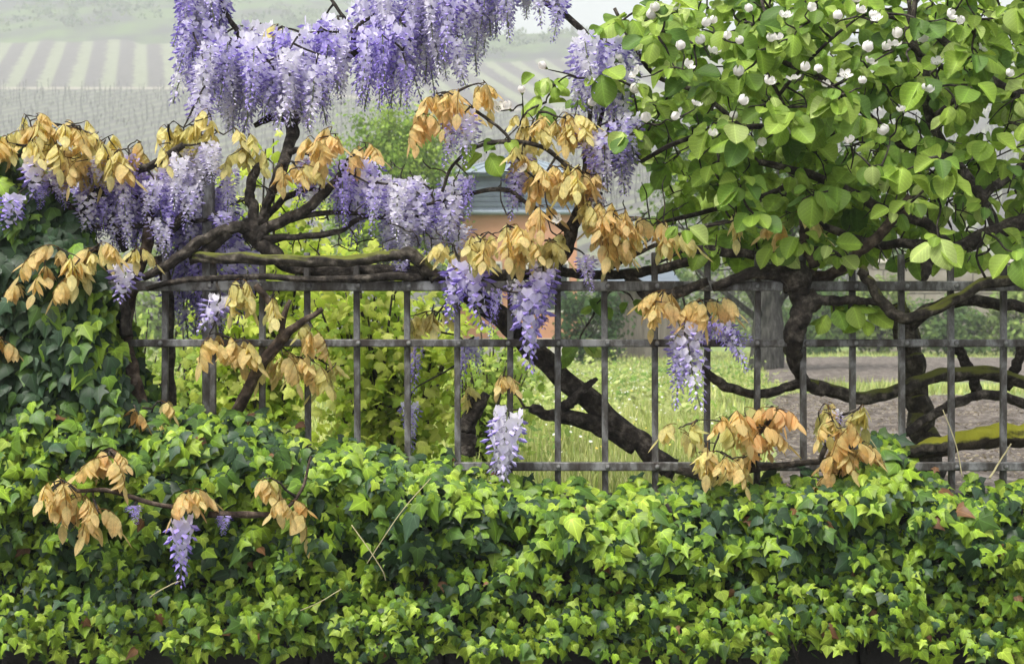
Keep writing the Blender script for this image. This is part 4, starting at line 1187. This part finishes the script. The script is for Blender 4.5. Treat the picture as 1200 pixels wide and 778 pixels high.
lb([(318, 602, -.33, 3), (340, 592, -.33, 2.4), (355, 570, -.31, 2), (364, 535, -.26, 1.4)], M_bark_brown)
TL = Twigs(nl_)
fill_racemes(wl, TL, [(92, 200), (180, 185), (265, 195), (270, 300), (200, 305), (92, 300)], 56, -.04, .3, 42, 75, ['mid', 'pale', 'deep', 'pale'], .98)
fill_racemes(wl, TL, [(88, 205), (205, 215), (200, 302), (95, 300)], 14, .0, .12, 55, 80, ['deep', 'mid'], 1.1)
fill_racemes(wl, TL, [(195, 180), (268, 175), (265, 260), (195, 255)], 6, -.06, .1, 45, 65, ['pale', 'white'], 1.0)
for (px, py, y, L, tn, wd, ti) in [(110, 186, -.05, 45, 'pale', .9, (-.3, 0)), (40, 190, -.12, 44, 'bigpale', 1.2, (0, 0)), (18, 230, -.16, 50, 'big', 1.2, (.3, 0)), (148, 312, -.14, 44, 'bigpale', 1.1, (0, 0)), (60, 205, -.08, 40, 'mid', 1, (-.6, 0)), (48, 215, -.1, 30, 'deep', .9, (0, 0)),
    (213, 608, -.43, 78, 'big', .95, (-.05, 0)), (157, 592, -.42, 22, 'deep', .8, (0, 0)), (262, 604, -.38, 22, 'deep', .8, (0, 0))]:
    put_raceme(wl, TL, px, py, y, L, tn, wd, ti)
for a in [(35, 142, -.04, 4, 14, 8, (YE, OC)), (80, 148, -.02, 5, 18, 8, (YE, OC)), (110, 160, -.02, 5, 18, 8, (OC, YE)), (150, 172, -.02, 4, 16, 8, (OC, YE)), (65, 172, -.04, 4, 18, 8, (YE, OC)), (5, 168, -.06, 3, 8, 8, (OC, YE)), (130, 185, -.02, 4, 16, 6, (OC, YE)), (95, 185, -.04, 4, 18, 6, (YE, OC)), (40, 160, -.05, 3, 12, 8, (YE,)),
          (65, 292, -.16, 2, 12, 5, (OC,)), (90, 300, -.15, 3, 12, 6, (OC, YE)), (60, 322, -.17, 2, 12, 6, (OC, OR)), (30, 330, -.17, 2, 10, 6, (OC, YE)), (115, 288, -.13, 3, 10, 6, (YE, OC)), (160, 290, -.12, 2, 8, 5, (YE, OC)), (5, 400, -.18, 2, 6, 8, (OC,)), (80, 320, -.17, 2, 10, 5, (OC,)),
          (185, 470, -.12, 2, 8, 6, (OC, YE)), (158, 478, -.12, 2, 8, 6, (OC, RU)), (188, 495, -.14, 1, 5, 4, (OC,)),
          (72, 562, -.43, 3, 12, 6, (OR, OC)), (95, 582, -.44, 3, 12, 6, (OC, OR)), (60, 578, -.43, 2, 8, 5, (OC,)), (128, 528, -.36, 3, 10, 6, (OR, OC)), (222, 575, -.42, 3, 10, 5, (OR, OC)), (115, 600, -.44, 1, 4, 4, (OC,)), (318, 560, -.37, 2, 14, 5, (OL, OC)), (345, 590, -.37, 2, 10, 5, (RU, OC))]:
    spray(wl, TL, *a)
TL.build(wl, M_bark)

# ================================================================== QUINCE
qt = empty('quince_tree', P(1085, 545, .3)); tag(qt, 'gnarled mossy quince tree leaning over the fence, broad leaves and white blossom', 'quince tree')
qn = []
def qb(pts, mat=M_bark, **k):
    o, p = branch(qt, [(a, b, c, d * (.82 if d > 6 else 1)) for a, b, c, d in pts], mat, **k); qn.extend(p); return o
branch(qt, [(1092, 560, .3, 24), (1082, 500, .3, 20), (1072, 455, .29, 18), (1066, 415, .28, 17), (1060, 380, .26, 17), (1050, 358, .24, 15)], M_bark_moss, name='trunk', segs=16)
qb([(1060, 385, .26, 14), (1090, 362, .2, 11), (1130, 352, .12, 10), (1170, 356, .1, 10), (1210, 362, .1, 9)])
qb([(1082, 330, .0, 3), (1086, 318, .02, 6), (1096, 298, .06, 11), (1130, 286, .1, 14), (1165, 274, .1, 14), (1215, 252, .1, 14)])
qb([(1096, 292, .06, 12), (1070, 286, .1, 9), (1030, 286, .15, 7), (1000, 280, .2, 6), (960, 262, .25, 4)])
qb([(1110, 286, .08, 9), (1085, 262, .12, 9), (1050, 252, .15, 8), (1010, 232, .2, 7), (950, 205, .25, 5), (890, 190, .3, 4)])
qb([(1215, 322, -.08, 9), (1160, 332, -.08, 10), (1120, 350, -.07, 10), (1080, 368, -.06, 10), (1050, 371, -.05, 10), (1034, 354, -.05, 10), (1020, 332, -.06, 9), (1008, 315, -.06, 8)], M_bark_moss)
# knotted limb over the rail
qb([(835, 337, -.04, 5), (865, 326, -.04, 8), (900, 318, -.03, 13), (922, 319, -.02, 19), (933, 327, -.02, 26), (935, 343, -.02, 20), (939, 356, -.02, 11)], rough=.08)
qb([(940, 318, .0, 13), (958, 325, .02, 11), (982, 318, .0, 11), (1005, 298, -.02, 9), (1030, 276, -.02, 8), (1052, 252, .0, 8), (1065, 232, .02, 6)], M_bark_brown)
qb([(960, 345, -.03, 14), (944, 362, -.03, 19), (932, 386, -.03, 19), (930, 410, .0, 16), (936, 435, .05, 10), (948, 452, .07, 12), (966, 458, .08, 13)], M_bark)
qb([(950, 348, -.03, 9), (975, 353, -.04, 6), (1005, 352, -.04, 5), (1032, 355, -.05, 4)])
qb([(945, 232, .0, 5), (942, 262, .0, 6), (944, 290, -.01, 7), (956, 312, -.02, 8)], M_bark_brown)
qb([(806, 292, .02, 6), (850, 295, .02, 6), (895, 300, .02, 7), (935, 294, .02, 7), (970, 297, .01, 7), (990, 308, .0, 7)])
qb([(822, 432, -.03, 5), (842, 447, -.03, 6), (868, 459, .02, 6.5), (895, 461, .03, 7), (918, 455, .04, 7), (945, 447, .06, 9)])
qb([(940, 448, .06, 10), (975, 458, .1, 12), (1008, 466, .12, 11), (1045, 460, .14, 11), (1080, 447, .16, 12), (1115, 438, .2, 12), (1160, 438, .2, 12), (1215, 452, .2, 12)], M_bark_moss)
qb([(1062, 508, .1, 5), (1090, 488, .12, 6), (1120, 472, .14, 6), (1150, 463, .16, 6), (1180, 466, .18, 6), (1215, 480, .2, 6)])
qb([(1120, 400, .2, 9), (1128, 420, .22, 9), (1140, 442, .22, 9), (1146, 465, .25, 8)])
qb([(1200, 400, .2, 9), (1190, 430, .2, 8), (1178, 455, .22, 8)])
qb([(1170, 275, .1, 9), (1150, 230, .14, 8), (1120, 190, .18, 7), (1090, 140, .2, 6), (1085, 90, .2, 5), (1070, 40, .2, 4), (1075, -20, .2, 3)])
qb([(1120, 190, .18, 6), (1060, 170, .12, 5), (1000, 160, .05, 5), (930, 150, .0, 4), (870, 150, -.05, 3), (800, 165, -.05, 3), (750, 190, -.02, 2.5)])
qb([(1215, 120, .15, 8), (1170, 100, .1, 7), (1120, 60, .05, 5), (1080, 30, .0, 4), (1040, 20, -.05, 3)])
qb([(1060, 170, .12, 5), (1010, 130, .1, 4), (960, 90, .05, 4), (915, 70, -.05, 3), (900, 30, -.05, 2), (890, -10, 0, 2)])
qb([(930, 150, .0, 4), (912, 110, -.1, 2.6), (895, 80, -.14, 2.2), (878, 50, -.16, 1.8), (874, 24, -.17, 1.5)])
qb([(912, 112, -.1, 2.6), (940, 80, -.14, 2.2), (975, 45, -.18, 2), (1010, 18, -.2, 1.6)])
qb([(1090, 140, .2, 4), (1130, 100, .15, 4), (1068, 55, -.05, 3), (1066, 10, -.08, 2.4), (1070, -20, -.08, 2)])
qb([(870, 150, -.05, 3), (820, 110, .05, 3), (770, 90, .08, 3), (740, 50, .1, 2.5), (720, 10, .1, 2)])
qb([(1150, 230, .14, 6), (1190, 200, .2, 5), (1230, 160, .2, 4)])
qb([(950, 205, .25, 4), (880, 235, .3, 3.5), (820, 250, .3, 3), (770, 262, .3, 2)])
QT = Twigs(qn)
QP = [(.22, .34, .045), (.29, .41, .065), (.16, .27, .04), (.39, .49, .15), (.10, .19, .035)]
qleaves = []
blooms = []
def q_ok(px, py):
    if py < -60 or px > 1260: return False
    if px < 735:
        return (615 < px and 55 < py < 130 and px > 620 + abs(py - 95) * .6) and random.random() < .35
    if px < 800 and py > 215 + (px - 735) * .3: return False
    if 835 < px < 868 and py < 22: return False
    if 745 < px < 775 and 60 < py < 92: return False
    if py > 300: return False
    if py > 200: return random.random() < (.55 if px < 1050 else .35)
    if px > 1090 and 60 < py < 200: return random.random() < .55
    return True
def rosette(px, py, y, n, sz=1.0, dark=0):
    c = P(px, py, y); QT.tie(c, .0028, .12)
    c = np.array(c)
    a0 = rnd(0, 6.28)
    for k in range(n):
        a = a0 + k * 2.4 + rnd(-.3, .3)
        out = np.array([math.cos(a), math.sin(a) * .9, rnd(-.25, .35)])
        tip = out * rnd(.5, 1.0) + np.array([0, -.15, -rnd(.2, 1.3)])
        nrm = np.array([0, -.75, .6]) + out * .35 + np.array([rnd(-.4, .4), rnd(-.4, .4), rnd(-.2, .2)])
        L = (.038 + .056 * random.random() ** 1.4) * sz
        loc = c + out * .018 + np.array([0, 0, rnd(-.015, .02)])
        qleaves.append((random.randrange(4), basis(nrm, tip) * L, loc, random.choices(range(5), (4, 4, 3, 1.2, 1.5))[0], rnd(.85, 1.15)))
cnt = 0
while cnt < 370:
    px, py = rnd(600, 1260), rnd(-60, 300)
    if not q_ok(px, py): continue
    rosette(px, py, rnd(-.32, .75), random.choice((4, 5, 6, 7)), 1.0); cnt += 1
for _ in range(200):
    px = rnd(770, 1270); py = rnd(-60, 250)
    rosette(px, py, rnd(.25, 1.1), random.choice((5, 6, 7)), 1.05)
for _ in range(75):
    px = rnd(770, 1230); py = rnd(195, 300)
    rosette(px, py, rnd(.25, .9), random.choice((4, 5, 6)), .95)
for (px, py, y) in [(705, 90, -.1), (650, 100, .1), (640, 120, .1), (632, 95, .12), (712, 30, -.05), (735, 20, -.05), (760, 40, -.1), (590, 165, -.05), (560, 168, -.05), (570, 180, -.05), (975, 368, -.03), (995, 362, -.03), (1012, 370, .0), (1080, 100, -.3), (860, 150, -.3), (985, 120, -.32), (1060, 200, -.3), (1020, 195, -.32), (1160, 165, -.25), (1130, 80, -.2), (700, 355, .1), (742, 352, .12), (680, 405, .1), (960, 300, .3), (900, 285, .3), (830, 290, .25), (1170, 310, .1)]:
    rosette(px, py, y, random.choice((3, 4, 5)), 1.05)
plant_leaves(qt, qleaves, QUINCE, QP, M_quince, 300, score=lambda l: -.35)
# blossom: five cupped petals, some half open
def blossom_mesh(open_, seed):
    r = random.Random(seed); V, T, C = [], [], []
    for k in range(5):
        a = k * 2 * math.pi / 5 + r.uniform(-.1, .1)
        for ring in range(4):
            t = ring / 3
            rad = (.0 + open_ * 1.0 * math.sin(t * 1.5)) * .019 + .002 + (1 - open_) * .011 * math.sin(t * math.pi)
            h = .026 * t * (1.15 - open_ * .75)
            wdt = .0145 * math.sin(math.pi * (.18 + .72 * t)) * (1.0)
            for j, u in enumerate((-1, 0, 1)):
                da = u * wdt / max(.006, rad + .004) * .8
                q = rad * (1 if u == 0 else .93)
                V.append((math.cos(a + da) * q, math.sin(a + da) * q, h + (0 if u == 0 else .002)))
                C.append(lerp((.92, .91, .88), (.86, .70, .70), .3 * r.random() * (1 if ring < 3 else .4)))
        b = k * 12
        for ring in range(3):
            for j in range(2):
                i = b + ring * 3 + j; T += [(i, i + 1, i + 4), (i, i + 4, i + 3)]
    o = len(V)      # calyx
    for k in range(6):
        a = k * math.pi / 3; V.append((math.cos(a) * .007, math.sin(a) * .007, .004)); C.append((.16, .24, .07))
    V.append((0, 0, -.009)); C.append((.16, .24, .07))
    for k in range(6): T.append((o + k, o + 6, o + (k + 1) % 6))
    return mesh('blossom', V, [list(t) for t in T], M_blossom, C)
BLO = [blossom_mesh(o_, i) for i, o_ in enumerate((.22, .4, .6, .8, .95, .3))]
spots = [(1055, 45), (1022, 24), (1028, 24), (912, 48), (905, 50), (1006, 16), (948, 12), (1047, 56), (1018, 76), (1012, 62), (1036, 60), (920, 22), (873, 124), (866, 122), (856, 140), (835, 160), (894, 170), (968, 102), (990, 90), (985, 133), (1040, 158), (997, 168), (925, 158), (805, 79), (824, 52), (833, 28), (835, 65), (865, 90), (824, 32), (800, 60), (757, 142), (1056, 132), (770, 15), (758, 22), (722, 72), (692, 125), (640, 80), (612, 110), (597, 128), (584, 128), (793, 12), (850, 45), (880, 15), (788, 140), (748, 88), (1080, 50), (942, 84), (955, 86), (870, 52), (1098, 76), (1110, 20), (1128, 28), (1150, 60), (1085, 110), (980, 25), (1004, 4), (900, 100), (815, 125), (740, 110), (930, 95), (616, 200), (654, 258), (1180, 90), (1010, 100)]
for (px, py) in spots:
    y = rnd(-.38, -.22) if px > 740 else rnd(-.12, .0)
    loc = P(px, py, y)
    n = np.array([rnd(-.6, .6), rnd(-.9, .1), rnd(.3, 1.0)])
    A = basis(n, np.array([1., 0, 0])) * rnd(.9, 1.35)
    M = Matrix.Identity(4)
    for a in range(3):
        for b in range(3): M[a][b] = A[a, b]
        M[a][3] = loc[a]
    link('blossom', random.choice(BLO), qt, M)
    QT.tie(tuple(np.array(loc) - A[:, 2] * .008), .0022, .1)
# bare inner twigs
for _ in range(420):
    px, py = rnd(760, 1220), rnd(110, 320)
    QT.tie(P(px, py, rnd(-.05, .6)), .0018, .05)
QT.build(qt, M_bark)

# mossy log on the wall behind the bars
lg = empty('mossy_log', P(1140, 535, .12)); tag(lg, 'cut log with bright yellow green moss lying on the wall behind the bars', 'log')
branch(lg, [(1072, 533, .1, 9), (1088, 525, .1, 13), (1130, 517, .11, 15), (1170, 511, .12, 16), (1220, 506, .13, 16)], M_log_moss, name='trunk', segs=16)
branch(lg, [(1040, 530, .06, 8), (1075, 527, .07, 9), (1110, 524, .08, 8)], M_bark_moss, name='branch')

# ================================================================== IVY
IP = [(.175, .275, .020), (.105, .19, .018), (.055, .115, .018), (.017, .042, .014), (.034, .070, .034), (.24, .33, .035), (.14, .07, .03)]   # bright, mid, green, dark, blue-green, lime, dead
def ivy_color(x, z, low):
    n = nz(x * 2.3 + 5, z * 3.1, 1.0) + .6 * nz(x * 6, z * 6, 4)
    r = random.random()
    if r < .009: return 6
    v = n * .32 + rnd(-.6, .5) + (.14 if low else 0)
    if v > .40: return 5
    if v > .08: return 0
    if v > -.12: return 1
    if v > -.32: return 2
    return random.choice((3, 3, 4))
ivy = empty('ivy', (0, -.2, 0)); tag(ivy, 'dense hedge of bright green ivy hanging over the low wall', 'ivy')
il = []
def ivy_top(px):
    """photo height of the ivy's upper edge"""
    pts = [(-100, 470), (120, 470), (220, 478), (300, 482), (360, 515), (420, 520), (470, 530), (540, 540), (600, 552), (700, 572), (780, 560), (860, 566), (950, 556), (1000, 545), (1025, 508), (1055, 512), (1075, 550), (1130, 566), (1200, 562), (1320, 560)]
    for (a, b), (c, d) in zip(pts[:-1], pts[1:]):
        if px <= c: return b + (d - b) * (px - a) / (c - a)
    return 575
def ivy_front(px, py):
    """depth of the ivy's face"""
    t = max(0, min(1, (py - ivy_top(px)) / 55))
    t = math.sin(t * math.pi / 2)
    lo = max(0, (py - 660) / 110)
    return -.06 - .25 * t - .07 * lo + (.09 * nz(px * .011, py * .013, 7) + .11 * nz(px * .026, py * .03, 3) + .05 * nz(px * .06, py * .07, 11)) * (.4 + .6 * t)
cnt = 0
while cnt < 13000:
    px = rnd(-60, 1260); py = rnd(470, 790)
    tp = ivy_top(px)
    if py < tp + 20 * nz(px * .045, 0) + 22 * nz(px * .11, 5): continue
    bot = 762 + 14 * nz(px * .02, 8) + 16 * nz(px * .06, 3)
    if 0 < px < 35 or 330 < px < 395: bot -= 8
    if 930 < px < 1060: bot -= 14
    if py > bot + rnd(0, 10): continue
    cnt += 1
    y = min(-.115, ivy_front(px, py) + abs(random.gauss(0, .10))) if py > tp + 30 else ivy_front(px, py) + abs(random.gauss(0, .07))
    low = py > 655 + 25 * nz(px * .01, 2)
    loc = np.array(P(px, py, y))
    sz = rnd(.020, .040) if low else rnd(.025, .056)
    sz *= random.choices((1, 1.45, .7), (80, 9, 11))[0]
    ci = ivy_color(loc[0], loc[2], low)
    top_ = 1 - min(1, max(0, (py - tp) / 80))
    nrm = np.array([rnd(-.85, .85), -1.0 + rnd(-.2, .5), .45 + .8 * top_ + rnd(-.7, .7)])
    tw_ = rnd(-1.3, 1.3)
    tip = np.array([math.sin(tw_), -.35, -math.cos(tw_)])
    il.append((random.choice((0, 1, 2, 3, 4, 5, 4, 5, 6, 7)), basis(nrm, tip) * sz * np.array([rnd(.85, 1.25), 1, rnd(.4, 2.2)])[None, :], loc, ci, rnd(.82, 1.18)))
plant_leaves(ivy, il, IVY, IP, M_ivy, 300, score=lambda l: -.45)
# woody ivy stems and pale dry stalks
for k in range(26):
    px = rnd(0, 1200); py = rnd(600, 720)
    py += 60; pts = [(px, py, -.20, 2.2), (px + rnd(-30, 30), py - 40, -.21, 2.2), (px + rnd(-40, 40), py - 80, -.2, 2.5)]
    branch(ivy, pts, M_bark, name='stem', segs=6)
M_stalk = ramp_mat('dry_stalk', [(0.3, (.30, .26, .13)), (.8, (.5, .46, .28))], scale=20, bump=.2)
for pts in [[(165, 715, -.36, 1.3), (178, 698, -.4, 1.3), (200, 685, -.42, 1.2), (212, 680, -.42, 1)], [(412, 615, -.4, 1.1), (430, 640, -.42, 1.1), (448, 668, -.42, 1.2), (452, 680, -.41, 1)], [(1010, 500, -.05, 1), (1030, 530, -.1, 1), (1050, 570, -.15, 1)], [(352, 715, -.4, 1), (375, 705, -.42, 1), (400, 690, -.42, 1)], [(1160, 560, -.1, 2.5), (1172, 540, -.05, 2), (1185, 520, -.03, 1.5)], [(430, 660, -.4, 1), (470, 600, -.36, 1), (505, 560, -.25, 1)], [(1128, 560, -.1, 1.2), (1120, 520, -.08, 1.2), (1105, 480, -.06, 1)]]:
    branch(ivy, [(a, b, c, d * .62) for a, b, c, d in pts], M_stalk, name='dry_stalk', segs=6, rough=0)

# ivy climbing at the left corner
iv2 = empty('ivy', P(60, 560, -.05)); tag(iv2, 'tall dark ivy climbing the corner under the yellow bronze tufts', 'ivy')
for pts in [[(60, 560, .05, 14), (52, 470, .05, 13), (60, 380, .05, 12), (45, 300, .05, 10), (30, 220, .05, 8), (20, 160, .05, 5)], [(110, 550, .0, 8), (118, 470, .0, 8), (108, 400, .02, 7), (90, 330, .02, 6), (70, 260, .03, 5)], [(5, 560, .05, 8), (0, 450, .05, 8), (10, 330, .05, 7), (-10, 230, .05, 6)]]:
    branch(iv2, pts, M_bark, name='stem', segs=8)
i2 = []
def col_edge(py):
    pts = [(160, 10), (190, 30), (230, 85), (300, 120), (370, 150), (420, 165), (470, 190), (520, 230)]
    for (a, b), (c, d) in zip(pts[:-1], pts[1:]):
        if py <= c: return b + (d - b) * (py - a) / (c - a)
    return 230
cnt = 0
while cnt < 4300:
    px = rnd(-70, 235); py = rnd(160, 525)
    e = col_edge(py) + 16 * nz(px * .03, py * .03) + 10 * nz(0, py * .08)
    if px > e: continue
    cnt += 1
    inside = min(1, max(0, (e - px) / 70))
    front = .05 - .26 * math.sin(inside * math.pi / 2) * (.55 + .45 * min(1, (py - 160) / 200)) + .06 * nz(px * .014, py * .014, 5) + .05 * nz(px * .04, py * .04, 6)
    y = front + abs(random.gauss(0, .09))
    loc = np.array(P(px, py, y))
    sz = rnd(.038, .078) if py < 440 else rnd(.034, .06)
    v = nz(loc[0] * 3 + 2, loc[2] * 3, 8) + rnd(-.5, .5) + (.25 if py > 470 else -.12)
    ci = 0 if v > .5 else 1 if v > .34 else 2 if v > .12 else random.choice((3, 3, 3, 4))
    nrm = np.array([rnd(-.5, .7), -1 + rnd(-.2, .3), .45 + rnd(-.35, .45)])
    tw_ = rnd(-.8, .8)
    i2.append((random.choice((0, 1, 1, 3, 4, 5, 7)), basis(nrm, np.array([math.sin(tw_), -.3, -math.cos(tw_)])) * sz, loc, ci, rnd(.82, 1.18)))
plant_leaves(iv2, i2, IVY, IP, M_ivy, 300, score=lambda l: -.3)
# the back of the climbing ivy
bk = []
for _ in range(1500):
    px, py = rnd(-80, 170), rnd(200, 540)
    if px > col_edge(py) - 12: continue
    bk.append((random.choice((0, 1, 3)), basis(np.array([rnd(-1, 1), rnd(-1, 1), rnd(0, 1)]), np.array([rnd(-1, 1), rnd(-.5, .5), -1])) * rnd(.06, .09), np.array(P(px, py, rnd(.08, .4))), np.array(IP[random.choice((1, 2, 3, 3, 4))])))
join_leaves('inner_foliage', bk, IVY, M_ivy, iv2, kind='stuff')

# ================================================================== HAZE
hz_m, ntz, outz = new_mat('haze_air')
pvz = N(ntz, 'ShaderNodeVolumePrincipled'); pvz.inputs['Density'].default_value = 0.0015; pvz.inputs['Color'].default_value = (.90, .935, .97, 1)
pvz.inputs['Anisotropy'].default_value = 0.0
ntz.links.new(pvz.outputs[0], outz.inputs['Volume'])
V, Fs = boxv(-560, 640, -40, 900, -7.5, 235)
hzo = link('haze', mesh('haze', V, Fs, hz_m, smooth=False)); hzo['kind'] = 'stuff'
hzo['label'] = 'thin pale haze in the valley air'
print('objects', len(bpy.data.objects), 'racemes', racemes_done, 'leaves', LEAFN, 'leaflets', nleaflets)
